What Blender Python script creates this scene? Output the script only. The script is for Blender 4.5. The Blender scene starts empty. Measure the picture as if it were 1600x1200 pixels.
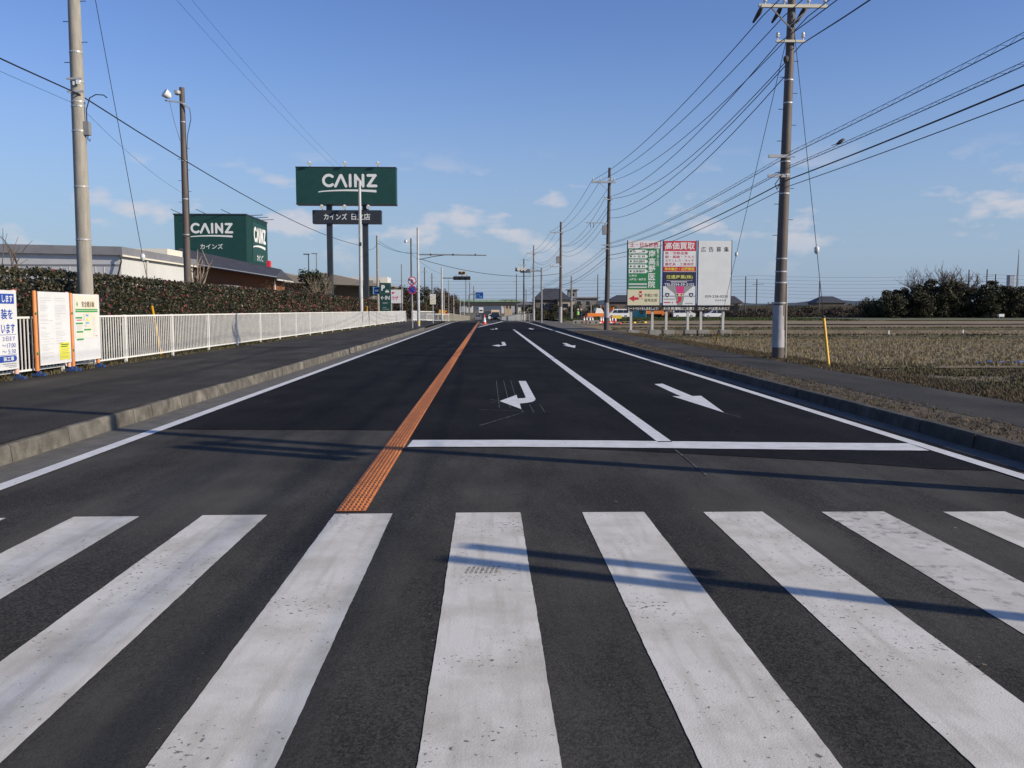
import bpy, bmesh, math, random
import numpy as np
from mathutils import Vector, Matrix
R = math.radians
sc = bpy.context.scene
col = sc.collection
# ------------------------------------------------------------------ camera
cam_d = bpy.data.cameras.new('camera')
cam = bpy.data.objects.new('camera', cam_d); col.objects.link(cam)
cam_d.sensor_width = 36.0
cam_d.lens = 1380.0 / 1600.0 * 36.0
cam_d.clip_start = 0.1; cam_d.clip_end = 9000
cam.location = (0, 0, 1.48)
cam.rotation_euler = (R(90 - 4.805), 0, R(-1.613))
sc.camera = cam
# ------------------------------------------------------------------ sun + sky
SUN_EL, SUN_AZ = 26.0, 24.0           # sun stands right of the road and a little behind the camera
sx, sy = math.cos(R(SUN_AZ)), -math.sin(R(SUN_AZ))
tosun = Vector((sx * math.cos(R(SUN_EL)), sy * math.cos(R(SUN_EL)), math.sin(R(SUN_EL))))
sd = bpy.data.lights.new('sun', 'SUN'); sd.energy = 5.0; sd.angle = R(0.53); sd.color = (1.0, 0.885, 0.72)
sun = bpy.data.objects.new('sun', sd); col.objects.link(sun)
sun.rotation_euler = (-tosun).to_track_quat('-Z', 'Y').to_euler()
sun.location = (30, -10, 40)
w = bpy.data.worlds.new('World'); sc.world = w; w.use_nodes = True
nt = w.node_tree; nt.nodes.clear()
def N(t, typ, **kw):
    n = t.nodes.new(typ)
    for k, v in kw.items():
        if k.startswith('i_'):
            key = k[2:]
            n.inputs[int(key) if key.isdigit() else key.replace('_', ' ')].default_value = v
        else: setattr(n, k, v)
    return n
def L(t, a, b): t.links.new(a, b)
sky = N(nt, 'ShaderNodeTexSky', sky_type='NISHITA', sun_disc=False, sun_elevation=R(SUN_EL),
        sun_rotation=math.atan2(tosun.x, tosun.y), air_density=1.0, dust_density=0.35, ozone_density=2.2, altitude=0)
hsv = N(nt, 'ShaderNodeHueSaturation', i_Hue=0.52, i_Saturation=1.12, i_Value=1.22); L(nt, sky.outputs[0], hsv.inputs['Color'])
tint = N(nt, 'ShaderNodeMix', data_type='RGBA', blend_type='MULTIPLY'); tint.inputs[0].default_value = 1.0; tint.inputs[7].default_value = (0.97, 1.10, 1.19, 1); L(nt, hsv.outputs[0], tint.inputs[6])
tc = N(nt, 'ShaderNodeTexCoord')
sep = N(nt, 'ShaderNodeSeparateXYZ'); L(nt, tc.outputs['Generated'], sep.inputs[0])
mp = N(nt, 'ShaderNodeMapping'); mp.inputs['Scale'].default_value = (1, 1, 2.4); mp.inputs['Location'].default_value = (5.4, 2.2, 1.7)
L(nt, tc.outputs['Generated'], mp.inputs[0])
nz = N(nt, 'ShaderNodeTexNoise', i_Scale=13.0, i_Detail=6.0, i_Roughness=0.5); L(nt, mp.outputs[0], nz.inputs['Vector'])
rp = N(nt, 'ShaderNodeMapRange'); rp.inputs[1].default_value = 0.555; rp.inputs[2].default_value = 0.66; L(nt, nz.outputs[0], rp.inputs[0])
b1 = N(nt, 'ShaderNodeMapRange', interpolation_type='SMOOTHSTEP'); b1.inputs[1].default_value = 0.025; b1.inputs[2].default_value = 0.09; L(nt, sep.outputs[2], b1.inputs[0])
b2 = N(nt, 'ShaderNodeMapRange', interpolation_type='SMOOTHSTEP'); b2.inputs[1].default_value = 0.185; b2.inputs[2].default_value = 0.11; L(nt, sep.outputs[2], b2.inputs[0])
m1 = N(nt, 'ShaderNodeMath', operation='MULTIPLY'); L(nt, b1.outputs[0], m1.inputs[0]); L(nt, b2.outputs[0], m1.inputs[1])
m2 = N(nt, 'ShaderNodeMath', operation='MULTIPLY'); L(nt, m1.outputs[0], m2.inputs[0]); L(nt, rp.outputs[0], m2.inputs[1])
m3 = N(nt, 'ShaderNodeMath', operation='MULTIPLY', i_1=0.68); L(nt, m2.outputs[0], m3.inputs[0])
# low bluish veil near the horizon, all the way round
hz = N(nt, 'ShaderNodeMapRange', interpolation_type='SMOOTHSTEP'); hz.inputs[1].default_value = 0.30; hz.inputs[2].default_value = -0.02; L(nt, sep.outputs[2], hz.inputs[0])
hzm = N(nt, 'ShaderNodeMath', operation='MULTIPLY', i_1=0.88); L(nt, hz.outputs[0], hzm.inputs[0])
SKY_S = 0.10
mixh = N(nt, 'ShaderNodeMix', data_type='RGBA'); mixh.inputs[7].default_value = (0.285 / SKY_S, 0.37 / SKY_S, 0.55 / SKY_S, 1)
L(nt, hzm.outputs[0], mixh.inputs[0]); L(nt, tint.outputs[2], mixh.inputs[6])
mixc = N(nt, 'ShaderNodeMix', data_type='RGBA'); mixc.inputs[7].default_value = (0.66 / SKY_S, 0.64 / SKY_S, 0.68 / SKY_S, 1)
L(nt, m3.outputs[0], mixc.inputs[0]); L(nt, mixh.outputs[2], mixc.inputs[6])
bg = N(nt, 'ShaderNodeBackground', i_Strength=SKY_S); L(nt, mixc.outputs[2], bg.inputs[0])
wo = N(nt, 'ShaderNodeOutputWorld'); L(nt, bg.outputs[0], wo.inputs[0])
sc.view_settings.view_transform = 'Standard'; sc.view_settings.look = 'None'
sc.view_settings.exposure = 0.0; sc.view_settings.gamma = 1.0
sc.view_settings.use_curve_mapping = False
sc.cycles.max_bounces = 5; sc.cycles.transparent_max_bounces = 6
rng = random.Random(7); nprng = np.random.default_rng(11)

# ------------------------------------------------------------------ materials
M = {}
def mat(name, c, rough=0.7, c2=None, scale=8.0, detail=5.0, lo=0.35, hi=0.65, bump=0.0, bscale=None, metal=0.0, spec=0.5, stretch=(1, 1, 1), coord='pos', c3=None, s3=0.4, lo3=0.5, hi3=0.7, emit=None, vary=0.0):
    m = bpy.data.materials.new(name); m.use_nodes = True; t = m.node_tree
    b = t.nodes['Principled BSDF']
    b.inputs['Roughness'].default_value = rough; b.inputs['Metallic'].default_value = metal
    b.inputs['Specular IOR Level'].default_value = spec
    b.inputs['Base Color'].default_value = (*c, 1)
    if c2 or bump or c3:
        if coord == 'pos': src = N(t, 'ShaderNodeNewGeometry').outputs['Position']
        else: src = N(t, 'ShaderNodeTexCoord').outputs['Object']
        mpn = N(t, 'ShaderNodeMapping'); mpn.inputs['Scale'].default_value = stretch; L(t, src, mpn.inputs[0]); vec = mpn.outputs[0]
    out = None
    if c2:
        n = N(t, 'ShaderNodeTexNoise', i_Scale=scale, i_Detail=detail, i_Roughness=0.6); L(t, vec, n.inputs['Vector'])
        r = N(t, 'ShaderNodeMapRange'); r.inputs[1].default_value = lo; r.inputs[2].default_value = hi; L(t, n.outputs[0], r.inputs[0])
        mx = N(t, 'ShaderNodeMix', data_type='RGBA'); mx.inputs[6].default_value = (*c, 1); mx.inputs[7].default_value = (*c2, 1)
        L(t, r.outputs[0], mx.inputs[0]); out = mx.outputs[2]
    if c3:
        n3 = N(t, 'ShaderNodeTexNoise', i_Scale=s3, i_Detail=6.0, i_Roughness=0.6); L(t, vec, n3.inputs['Vector'])
        r3 = N(t, 'ShaderNodeMapRange'); r3.inputs[1].default_value = lo3; r3.inputs[2].default_value = hi3; L(t, n3.outputs[0], r3.inputs[0])
        mx3 = N(t, 'ShaderNodeMix', data_type='RGBA'); mx3.inputs[7].default_value = (*c3, 1)
        if out: L(t, out, mx3.inputs[6])
        else: mx3.inputs[6].default_value = (*c, 1)
        L(t, r3.outputs[0], mx3.inputs[0]); out = mx3.outputs[2]
    if vary and out:
        oi = N(t, 'ShaderNodeObjectInfo'); vr = N(t, 'ShaderNodeMapRange'); vr.inputs[3].default_value = 1-vary; vr.inputs[4].default_value = 1+vary*.5; L(t, oi.outputs['Random'], vr.inputs[0])
        vs = N(t, 'ShaderNodeVectorMath', operation='SCALE'); L(t, out, vs.inputs[0]); L(t, vr.outputs[0], vs.inputs['Scale']); out = vs.outputs[0]
    if out: L(t, out, b.inputs['Base Color'])
    if bump:
        nb = N(t, 'ShaderNodeTexNoise', i_Scale=bscale or scale * 4, i_Detail=4.0); L(t, vec, nb.inputs['Vector'])
        bp = N(t, 'ShaderNodeBump', i_Strength=bump, i_Distance=0.02); L(t, nb.outputs[0], bp.inputs['Height']); L(t, bp.outputs[0], b.inputs['Normal'])
    if emit: b.inputs['Emission Color'].default_value = (*emit, 1); b.inputs['Emission Strength'].default_value = 1.0
    M[name] = m
    return m
def asphalt(name, dark, light, patch, rough, speck=0.22, bias=0.0, spec=0.15):
    m = bpy.data.materials.new(name); m.use_nodes = True; t = m.node_tree; b = t.nodes['Principled BSDF']
    g = N(t, 'ShaderNodeNewGeometry')
    v = N(t, 'ShaderNodeTexVoronoi', i_Scale=95.0); L(t, g.outputs['Position'], v.inputs['Vector'])
    bw = N(t, 'ShaderNodeRGBToBW'); L(t, v.outputs['Color'], bw.inputs[0])
    r = N(t, 'ShaderNodeMapRange'); r.inputs[1].default_value = 0.25; r.inputs[2].default_value = 0.85; L(t, bw.outputs[0], r.inputs[0])
    mx = N(t, 'ShaderNodeMix', data_type='RGBA'); mx.inputs[6].default_value = (*dark, 1); mx.inputs[7].default_value = (*light, 1); L(t, r.outputs[0], mx.inputs[0])
    # wide tonal drift, stretched along the wheel tracks
    mp_ = N(t, 'ShaderNodeMapping'); mp_.inputs['Scale'].default_value = (1.0, 0.22, 1); L(t, g.outputs['Position'], mp_.inputs[0])
    n = N(t, 'ShaderNodeTexNoise', i_Scale=1.1, i_Detail=6.0, i_Roughness=0.65); L(t, mp_.outputs[0], n.inputs['Vector'])
    r2 = N(t, 'ShaderNodeMapRange'); r2.inputs[1].default_value = 0.40 + bias; r2.inputs[2].default_value = 0.68 + bias; L(t, n.outputs[0], r2.inputs[0])
    m2 = N(t, 'ShaderNodeMix', data_type='RGBA'); m2.inputs[7].default_value = (*patch, 1); L(t, r2.outputs[0], m2.inputs[0]); L(t, mx.outputs[2], m2.inputs[6])
    n5 = N(t, 'ShaderNodeTexNoise', i_Scale=0.55, i_Detail=4.0, i_Roughness=0.55); L(t, g.outputs['Position'], n5.inputs['Vector'])
    r5 = N(t, 'ShaderNodeMapRange'); r5.inputs[1].default_value = 0.36; r5.inputs[2].default_value = 0.62; r5.inputs[3].default_value = 0.72; r5.inputs[4].default_value = 1.08; L(t, n5.outputs[0], r5.inputs[0])
    mv = N(t, 'ShaderNodeVectorMath', operation='SCALE'); L(t, m2.outputs[2], mv.inputs[0]); L(t, r5.outputs[0], mv.inputs['Scale'])
    # sparse pale stones
    v2 = N(t, 'ShaderNodeTexVoronoi', i_Scale=13.0); L(t, g.outputs['Position'], v2.inputs['Vector'])
    r3 = N(t, 'ShaderNodeMapRange'); r3.inputs[1].default_value = 0.05; r3.inputs[2].default_value = 0.035; L(t, v2.outputs['Distance'], r3.inputs[0])
    bw2 = N(t, 'ShaderNodeRGBToBW'); L(t, v2.outputs['Color'], bw2.inputs[0])
    gt = N(t, 'ShaderNodeMath', operation='GREATER_THAN', i_1=0.62); L(t, bw2.outputs[0], gt.inputs[0])
    ml = N(t, 'ShaderNodeMath', operation='MULTIPLY'); L(t, r3.outputs[0], ml.inputs[0]); L(t, gt.outputs[0], ml.inputs[1])
    m3_ = N(t, 'ShaderNodeMix', data_type='RGBA'); m3_.inputs[7].default_value = (speck, speck * .97, speck * .93, 1); L(t, ml.outputs[0], m3_.inputs[0]); L(t, mv.outputs[0], m3_.inputs[6])
    L(t, m3_.outputs[2], b.inputs['Base Color'])
    b.inputs['Roughness'].default_value = rough; b.inputs['Specular IOR Level'].default_value = spec
    nb = N(t, 'ShaderNodeTexNoise', i_Scale=110.0, i_Detail=3.0); L(t, g.outputs['Position'], nb.inputs['Vector'])
    bp = N(t, 'ShaderNodeBump', i_Strength=0.55, i_Distance=0.006); L(t, nb.outputs[0], bp.inputs['Height']); L(t, bp.outputs[0], b.inputs['Normal'])
    M[name] = m
def worn_paint(name, base, dirt, wear, thr=0.66, tscale=3.0, soft=.05):
    m = bpy.data.materials.new(name); m.use_nodes = True; t = m.node_tree; b = t.nodes['Principled BSDF']
    g = N(t, 'ShaderNodeNewGeometry')
    n = N(t, 'ShaderNodeTexNoise', i_Scale=2.2, i_Detail=8.0, i_Roughness=0.65); L(t, g.outputs['Position'], n.inputs['Vector'])
    r = N(t, 'ShaderNodeMapRange'); r.inputs[1].default_value = 0.42; r.inputs[2].default_value = 0.75; L(t, n.outputs[0], r.inputs[0])
    mx = N(t, 'ShaderNodeMix', data_type='RGBA'); mx.inputs[6].default_value = (*base, 1); mx.inputs[7].default_value = (*dirt, 1); L(t, r.outputs[0], mx.inputs[0])
    # tyre dirt streaks along the road
    mp_ = N(t, 'ShaderNodeMapping'); mp_.inputs['Scale'].default_value = (9, 0.8, 1); L(t, g.outputs['Position'], mp_.inputs[0])
    n2 = N(t, 'ShaderNodeTexNoise', i_Scale=1.6, i_Detail=5.0); L(t, mp_.outputs[0], n2.inputs['Vector'])
    r2 = N(t, 'ShaderNodeMapRange'); r2.inputs[1].default_value = 0.5; r2.inputs[2].default_value = 0.8; r2.inputs[4].default_value = 0.85; L(t, n2.outputs[0], r2.inputs[0])
    mx2 = N(t, 'ShaderNodeMix', data_type='RGBA'); mx2.inputs[7].default_value = (*dirt, 1); L(t, r2.outputs[0], mx2.inputs[0]); L(t, mx.outputs[2], mx2.inputs[6])
    # small chips where the asphalt shows through
    n3 = N(t, 'ShaderNodeTexNoise', i_Scale=tscale * 9, i_Detail=5.0, i_Roughness=0.6); L(t, g.outputs['Position'], n3.inputs['Vector'])
    n4 = N(t, 'ShaderNodeTexNoise', i_Scale=1.3, i_Detail=3.0); L(t, g.outputs['Position'], n4.inputs['Vector'])
    ad = N(t, 'ShaderNodeMath', operation='MULTIPLY_ADD', i_1=0.45); L(t, n4.outputs[0], ad.inputs[0]); L(t, n3.outputs[0], ad.inputs[2])
    r3 = N(t, 'ShaderNodeMapRange'); r3.inputs[1].default_value = thr + 0.23; r3.inputs[2].default_value = thr + 0.23 + soft; L(t, ad.outputs[0], r3.inputs[0])
    mx3 = N(t, 'ShaderNodeMix', data_type='RGBA'); mx3.inputs[7].default_value = (*wear, 1); L(t, r3.outputs[0], mx3.inputs[0]); L(t, mx2.outputs[2], mx3.inputs[6])
    L(t, mx3.outputs[2], b.inputs['Base Color']); b.inputs['Roughness'].default_value = 0.65; b.inputs['Specular IOR Level'].default_value = 0.3
    nb = N(t, 'ShaderNodeTexNoise', i_Scale=120.0, i_Detail=3.0); L(t, g.outputs['Position'], nb.inputs['Vector'])
    bp = N(t, 'ShaderNodeBump', i_Strength=0.35, i_Distance=0.004); L(t, nb.outputs[0], bp.inputs['Height']); L(t, bp.outputs[0], b.inputs['Normal'])
    M[name] = m
def leafmat(name, cols, rough=0.55, scale=23.0, trans=0.15):
    m = bpy.data.materials.new(name); m.use_nodes = True; t = m.node_tree; b = t.nodes['Principled BSDF']
    g = N(t, 'ShaderNodeNewGeometry')
    cr = N(t, 'ShaderNodeValToRGB'); cr.color_ramp.interpolation = 'CONSTANT' if False else 'LINEAR'
    el = cr.color_ramp.elements
    while len(el) < len(cols): el.new(0.5)
    for i, c in enumerate(cols): el[i].position = i / (len(cols) - 1); el[i].color = (*c, 1)
    n = N(t, 'ShaderNodeTexNoise', i_Scale=scale, i_Detail=2.0); L(t, g.outputs['Position'], n.inputs['Vector'])
    mxm = N(t, 'ShaderNodeMath', operation='MULTIPLY_ADD', i_1=0.9, i_2=-0.25); L(t, g.outputs['Random Per Island'], mxm.inputs[0])
    ad = N(t, 'ShaderNodeMath', operation='ADD'); L(t, n.outputs[0], ad.inputs[0]); L(t, mxm.outputs[0], ad.inputs[1])
    sb = N(t, 'ShaderNodeMath', operation='SUBTRACT', i_1=0.2); L(t, ad.outputs[0], sb.inputs[0])
    L(t, sb.outputs[0], cr.inputs[0]); L(t, cr.outputs[0], b.inputs['Base Color'])
    b.inputs['Roughness'].default_value = rough; b.inputs['Specular IOR Level'].default_value = 0.3
    M[name] = m
asphalt('asphalt_old', (0.022, 0.0210, 0.0190), (0.062, 0.0585, 0.052), (0.082, 0.077, 0.067), 0.92, bias=.02)
asphalt('asphalt_new', (0.0075, 0.0077, 0.0094), (0.0215, 0.0216, 0.0245), (0.024, 0.0235, 0.025), 0.95, spec=0.06, speck=0.03, bias=0.06)
asphalt('asphalt_walk', (0.026, 0.0247, 0.022), (0.064, 0.060, 0.053), (0.074, 0.069, 0.059), 0.9, speck=0.3)
asphalt('asphalt_walk_pale', (0.09, 0.085, 0.075), (0.17, 0.16, 0.14), (0.15, 0.14, 0.12), 0.9, speck=0.3)
worn_paint('crosswalk_paint', (0.62, 0.60, 0.535), (0.41, 0.38, 0.315), (0.15, 0.14, 0.125), 0.635, 4.0)
worn_paint('crosswalk_paint_scuffed', (0.57, 0.55, 0.49), (0.40, 0.375, 0.32), (0.12, 0.118, 0.112), 0.545, 1.3, .20)
mat('road_paint', (0.68, 0.685, 0.67), 0.6, (0.55, 0.55, 0.54), scale=5, bump=0.3, bscale=120)
mat('chalk', (0.13, 0.13, 0.13), 0.95, (0.022, 0.022, 0.025), scale=6, lo=.40, hi=.55)
mat('orange_paint', (0.56, 0.19, 0.050), 0.65, (0.36, 0.125, 0.040), scale=7, bump=0.2, bscale=90)
mat('mud', (0.16, 0.13, 0.09), 0.95, (0.40, 0.38, 0.34), scale=30, lo=.4, hi=.6)
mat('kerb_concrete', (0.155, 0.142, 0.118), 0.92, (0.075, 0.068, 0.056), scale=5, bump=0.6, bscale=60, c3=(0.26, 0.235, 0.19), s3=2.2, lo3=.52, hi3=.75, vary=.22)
mat('kerb_shaded', (0.070, 0.064, 0.054), 0.95, (0.035, 0.032, 0.027), scale=5, bump=0.6, bscale=60, c3=(0.11, 0.10, 0.085), s3=2.2, lo3=.55, hi3=.8, vary=.22)  # right kerb: dirty weathered concrete, darkened further with its shade put into the colour
mat('gutter_concrete', (0.135, 0.128, 0.11), 0.92, (0.085, 0.082, 0.075), scale=3.5, bump=0.4, bscale=70)
mat('concrete', (0.30, 0.285, 0.25), 0.9, (0.22, 0.21, 0.185), scale=3, bump=0.3, bscale=40)
mat('pole_concrete', (0.36, 0.335, 0.285), 0.85, (0.27, 0.25, 0.21), scale=4, stretch=(3, 3, .5), bump=0.25, bscale=40)
mat('pole_brown', (0.085, 0.068, 0.058), 0.65, (0.12, 0.097, 0.083), scale=3, stretch=(3, 3, .5))
mat('pole_dark', (0.055, 0.048, 0.045), 0.7, (0.08, 0.07, 0.065), scale=3, stretch=(3, 3, .4))
mat('pole_white', (0.55, 0.55, 0.53), 0.5, (0.42, 0.42, 0.40), scale=3, stretch=(2, 2, .5))
mat('pole_grey', (0.28, 0.28, 0.28), 0.5, (0.2, 0.2, 0.2), scale=3)
mat('steel', (0.42, 0.42, 0.41), 0.4, (0.32, 0.32, 0.31), scale=6, metal=0.5)
mat('galvanised', (0.5, 0.5, 0.5), 0.45, (0.4, 0.4, 0.4), scale=10, metal=0.3)
mat('sheath', (0.40, 0.39, 0.40), 0.7, (0.30, 0.29, 0.29), scale=5, stretch=(2, 2, .6))
mat('insulator', (0.62, 0.62, 0.60), 0.25)
mat('black_rubber', (0.012, 0.012, 0.014), 0.6)
mat('cable_black', (0.012, 0.013, 0.018), 0.6)
mat('fence_white', (0.86, 0.85, 0.80), 0.45, (0.72, 0.71, 0.68), scale=4)
mat('fence_beige', (0.45, 0.42, 0.33), 0.6, (0.34, 0.31, 0.25), scale=4)
mat('board_white', (0.72, 0.72, 0.71), 0.6, (0.66, 0.66, 0.655), scale=2)
mat('board_face_grey', (0.72, 0.74, 0.73), 0.5, (0.67, 0.69, 0.685), scale=1.2)
mat('orange_cushion', (0.72, 0.26, 0.07), 0.55, (0.6, 0.2, 0.05), scale=4)
mat('pink_cushion', (0.75, 0.42, 0.34), 0.55)
mat('foot_blue', (0.03, 0.07, 0.2), 0.6)
mat('ink_blue', (0.02, 0.07, 0.36), 0.6)
mat('ink_grey', (0.30, 0.31, 0.31), 0.7)
mat('ink_faint', (0.54, 0.555, 0.56), 0.7)
mat('ink_black', (0.02, 0.02, 0.022), 0.6)
mat('ink_brown', (0.12, 0.05, 0.02), 0.6)
mat('ink_red', (0.52, 0.022, 0.05), 0.55)
mat('ink_white', (0.76, 0.77, 0.75), 0.55)
mat('ink_green', (0.015, 0.19, 0.065), 0.55)
mat('ink_darkgreen', (0.02, 0.11, 0.05), 0.55)
mat('ink_navy', (0.018, 0.022, 0.10), 0.5)
mat('ink_yellow', (0.75, 0.55, 0.05), 0.55)
mat('ink_paleyellow', (0.62, 0.62, 0.16), 0.55)
mat('ink_cream', (0.66, 0.62, 0.42), 0.55)
mat('ink_greenprint', (0.05, 0.32, 0.09), 0.6)
mat('ink_skyblue', (0.12, 0.38, 0.62), 0.6)
mat('ink_pink', (0.62, 0.04, 0.20), 0.55)
mat('ink_road', (0.27, 0.28, 0.28), 0.55)
mat('paper_yellow', (0.72, 0.70, 0.06), 0.6)
mat('paper_cream', (0.72, 0.66, 0.48), 0.6, (0.74, 0.73, 0.68), scale=1.5)
mat('sign_green', (0.0065, 0.046, 0.037), 0.5, (0.009, 0.055, 0.044), scale=1.2)
mat('sign_charcoal', (0.022, 0.026, 0.034), 0.5, (0.03, 0.034, 0.042), scale=1.5)
mat('pylon_dark', (0.026, 0.031, 0.038), 0.45, (0.034, 0.039, 0.046), scale=2)
mat('letter_white', (0.74, 0.75, 0.72), 0.5)
mat('strip_dark', (0.035, 0.03, 0.027), 0.7)
mat('leg_white', (0.58, 0.57, 0.53), 0.55, (0.45, 0.44, 0.40), scale=4, stretch=(2, 2, .5))
mat('yellow_plastic', (0.72, 0.40, 0.015), 0.45, (0.62, 0.33, 0.012), scale=3)
mat('wall_white', (0.60, 0.595, 0.565), 0.75, (0.54, 0.535, 0.51), scale=0.6)
mat('wall_pale_grey', (0.50, 0.51, 0.525), 0.7, (0.44, 0.45, 0.465), scale=0.8)
mat('wall_beige', (0.50, 0.40, 0.28), 0.8, (0.42, 0.33, 0.23), scale=0.8)
mat('wall_cream', (0.66, 0.62, 0.50), 0.8)
mat('wall_brown', (0.17, 0.13, 0.10), 0.8, (0.12, 0.095, 0.075), scale=1)
mat('wall_grey', (0.24, 0.22, 0.20), 0.8, (0.19, 0.175, 0.16), scale=1)
mat('wood_brown', (0.30, 0.12, 0.045), 0.75, (0.20, 0.075, 0.03), scale=3, stretch=(1, 1, 6))
mat('roof_band', (0.18, 0.18, 0.19), 0.6, (0.22, 0.22, 0.23), scale=1)
mat('roof_dark', (0.045, 0.045, 0.05), 0.6, (0.06, 0.06, 0.065), scale=1)
mat('roof_grey', (0.13, 0.125, 0.12), 0.75, (0.17, 0.16, 0.15), scale=1)
mat('roof_beige', (0.27, 0.24, 0.20), 0.75)
mat('trim_cream', (0.70, 0.66, 0.54), 0.7)
mat('glass_dark', (0.02, 0.024, 0.03), 0.12)
mat('glass_grey', (0.07, 0.075, 0.085), 0.15)
mat('red_plastic', (0.60, 0.03, 0.04), 0.5)
mat('cone_red', (0.75, 0.06, 0.02), 0.45)
mat('cone_white', (0.8, 0.8, 0.78), 0.45)
mat('machine_orange', (0.72, 0.20, 0.03), 0.5)
mat('machine_white', (0.75, 0.72, 0.66), 0.5)
mat('car_white', (0.78, 0.77, 0.74), 0.3)
mat('car_silver', (0.32, 0.34, 0.36), 0.3, metal=0.4)
mat('car_black', (0.012, 0.013, 0.016), 0.25)
mat('tyre', (0.02, 0.02, 0.02), 0.8)
mat('lamp_red', (0.4, 0.01, 0.01), 0.3)
mat('lamp_clear', (0.6, 0.6, 0.62), 0.15)
mat('truck_beige', (0.55, 0.42, 0.28), 0.6)
mat('blue_teal', (0.03, 0.20, 0.27), 0.5, (0.04, 0.25, 0.33), scale=2)
mat('blue_dark', (0.015, 0.04, 0.08), 0.5)
mat('sign_blue', (0.008, 0.055, 0.26), 0.5)
mat('bridge_green', (0.06, 0.17, 0.07), 0.6)
mat('bridge_palegreen', (0.30, 0.42, 0.20), 0.6)
mat('bridge_dark', (0.035, 0.033, 0.032), 0.8, (0.05, 0.047, 0.045), scale=1)
mat('signal_black', (0.014, 0.015, 0.02), 0.6)
mat('signal_grey', (0.36, 0.36, 0.35), 0.5)
mat('flasher_yellow', (0.75, 0.38, 0.06), 0.5)
mat('soil', (0.105, 0.080, 0.055), 0.98, (0.062, 0.050, 0.036), scale=5, detail=8, bump=0.8, bscale=18, c3=(0.15, 0.13, 0.085), s3=0.8, lo3=.5, hi3=.7)
mat('verge_dirt', (0.090, 0.064, 0.036), 0.98, (0.045, 0.034, 0.020), scale=9, detail=8, bump=0.9, bscale=30, c3=(0.125, 0.10, 0.066), s3=3.0, lo3=.55, hi3=.7)
mat('ground_grass', (0.145, 0.115, 0.062), 0.98, (0.075, 0.072, 0.032), scale=0.9, detail=9, bump=0.7, bscale=9, c3=(0.15, 0.115, 0.075), s3=0.35, lo3=.48, hi3=.68)
mat('paddy_stubble', (0.21, 0.163, 0.086), 0.98, (0.135, 0.105, 0.055), scale=1.6, detail=9, bump=0.8, bscale=10)
mat('paddy_soil', (0.215, 0.150, 0.074), 0.98, (0.155, 0.108, 0.052), scale=2.4, detail=9, bump=0.8, bscale=7, c3=(0.26, 0.19, 0.095), s3=0.25, lo3=.45, hi3=.7)
mat('meadow', (0.055, 0.075, 0.025), 0.98, (0.115, 0.105, 0.055), scale=0.5, detail=9, bump=0.7, bscale=4)
mat('levee', (0.045, 0.040, 0.026), 0.98, (0.085, 0.085, 0.040), scale=1.4, detail=8, bump=0.8, bscale=8)
mat('levee_sheet', (0.012, 0.011, 0.011), 0.55)
mat('gravel', (0.22, 0.20, 0.17), 0.95, (0.15, 0.135, 0.11), scale=2, detail=8)
mat('scrub_ground', (0.055, 0.045, 0.030), 0.98, (0.035, 0.035, 0.02), scale=0.7, detail=8)
mat('bark', (0.14, 0.11, 0.085), 0.95, (0.08, 0.065, 0.05), scale=8, bump=0.4)
mat('bark_pale', (0.30, 0.24, 0.17), 0.95, (0.20, 0.155, 0.11), scale=6)
mat('twig', (0.12, 0.095, 0.080), 0.95)
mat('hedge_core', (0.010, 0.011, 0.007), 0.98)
mat('bird_black', (0.012, 0.012, 0.016), 0.6)
mat('skin', (0.45, 0.27, 0.19), 0.6)
mat('cloth_dark', (0.018, 0.020, 0.032), 0.8)
mat('cloth_navy', (0.03, 0.045, 0.12), 0.8)
mat('vest_green', (0.25, 0.55, 0.10), 0.7)
mat('helmet_white', (0.75, 0.75, 0.72), 0.35)
mat('helmet_yellow', (0.75, 0.45, 0.10), 0.35)
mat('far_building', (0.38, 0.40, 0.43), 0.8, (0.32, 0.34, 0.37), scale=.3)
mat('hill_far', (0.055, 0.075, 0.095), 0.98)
mat('tarp_blue', (0.06, 0.13, 0.35), 0.5)
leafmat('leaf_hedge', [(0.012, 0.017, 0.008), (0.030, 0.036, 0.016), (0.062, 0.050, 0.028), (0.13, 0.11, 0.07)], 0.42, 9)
leafmat('flower_pink', [(0.13, 0.022, 0.026), (0.25, 0.045, 0.055), (0.36, 0.12, 0.11)], 0.6, 30)
leafmat('leaf_evergreen', [(0.010, 0.014, 0.007), (0.024, 0.034, 0.014), (0.050, 0.060, 0.024)], 0.55, 2.0)
leafmat('leaf_grove', [(0.018, 0.019, 0.010), (0.046, 0.046, 0.022), (0.095, 0.085, 0.043)], 0.6, 0.6)
leafmat('leaf_brown', [(0.030, 0.022, 0.016), (0.065, 0.047, 0.033), (0.110, 0.085, 0.058)], 0.8, 1.0)
leafmat('leaf_olive', [(0.018, 0.020, 0.010), (0.045, 0.043, 0.022), (0.085, 0.078, 0.040)], 0.8, 0.9)
leafmat('grass_dry', [(0.085, 0.065, 0.038), (0.19, 0.15, 0.09), (0.33, 0.265, 0.165)], 0.9, 5)
leafmat('grass_verge', [(0.045, 0.034, 0.019), (0.105, 0.080, 0.045), (0.21, 0.165, 0.095)], 0.95, 4)
leafmat('grass_mossy', [(0.045, 0.043, 0.018), (0.10, 0.088, 0.042), (0.18, 0.15, 0.085)], 0.9, 3)
leafmat('grass_stubble', [(0.125, 0.098, 0.050), (0.245, 0.195, 0.105), (0.37, 0.30, 0.175)], 0.9, 3)
leafmat('grass_green', [(0.025, 0.040, 0.012), (0.055, 0.078, 0.022), (0.10, 0.11, 0.04)], 0.9, 1)

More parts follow.
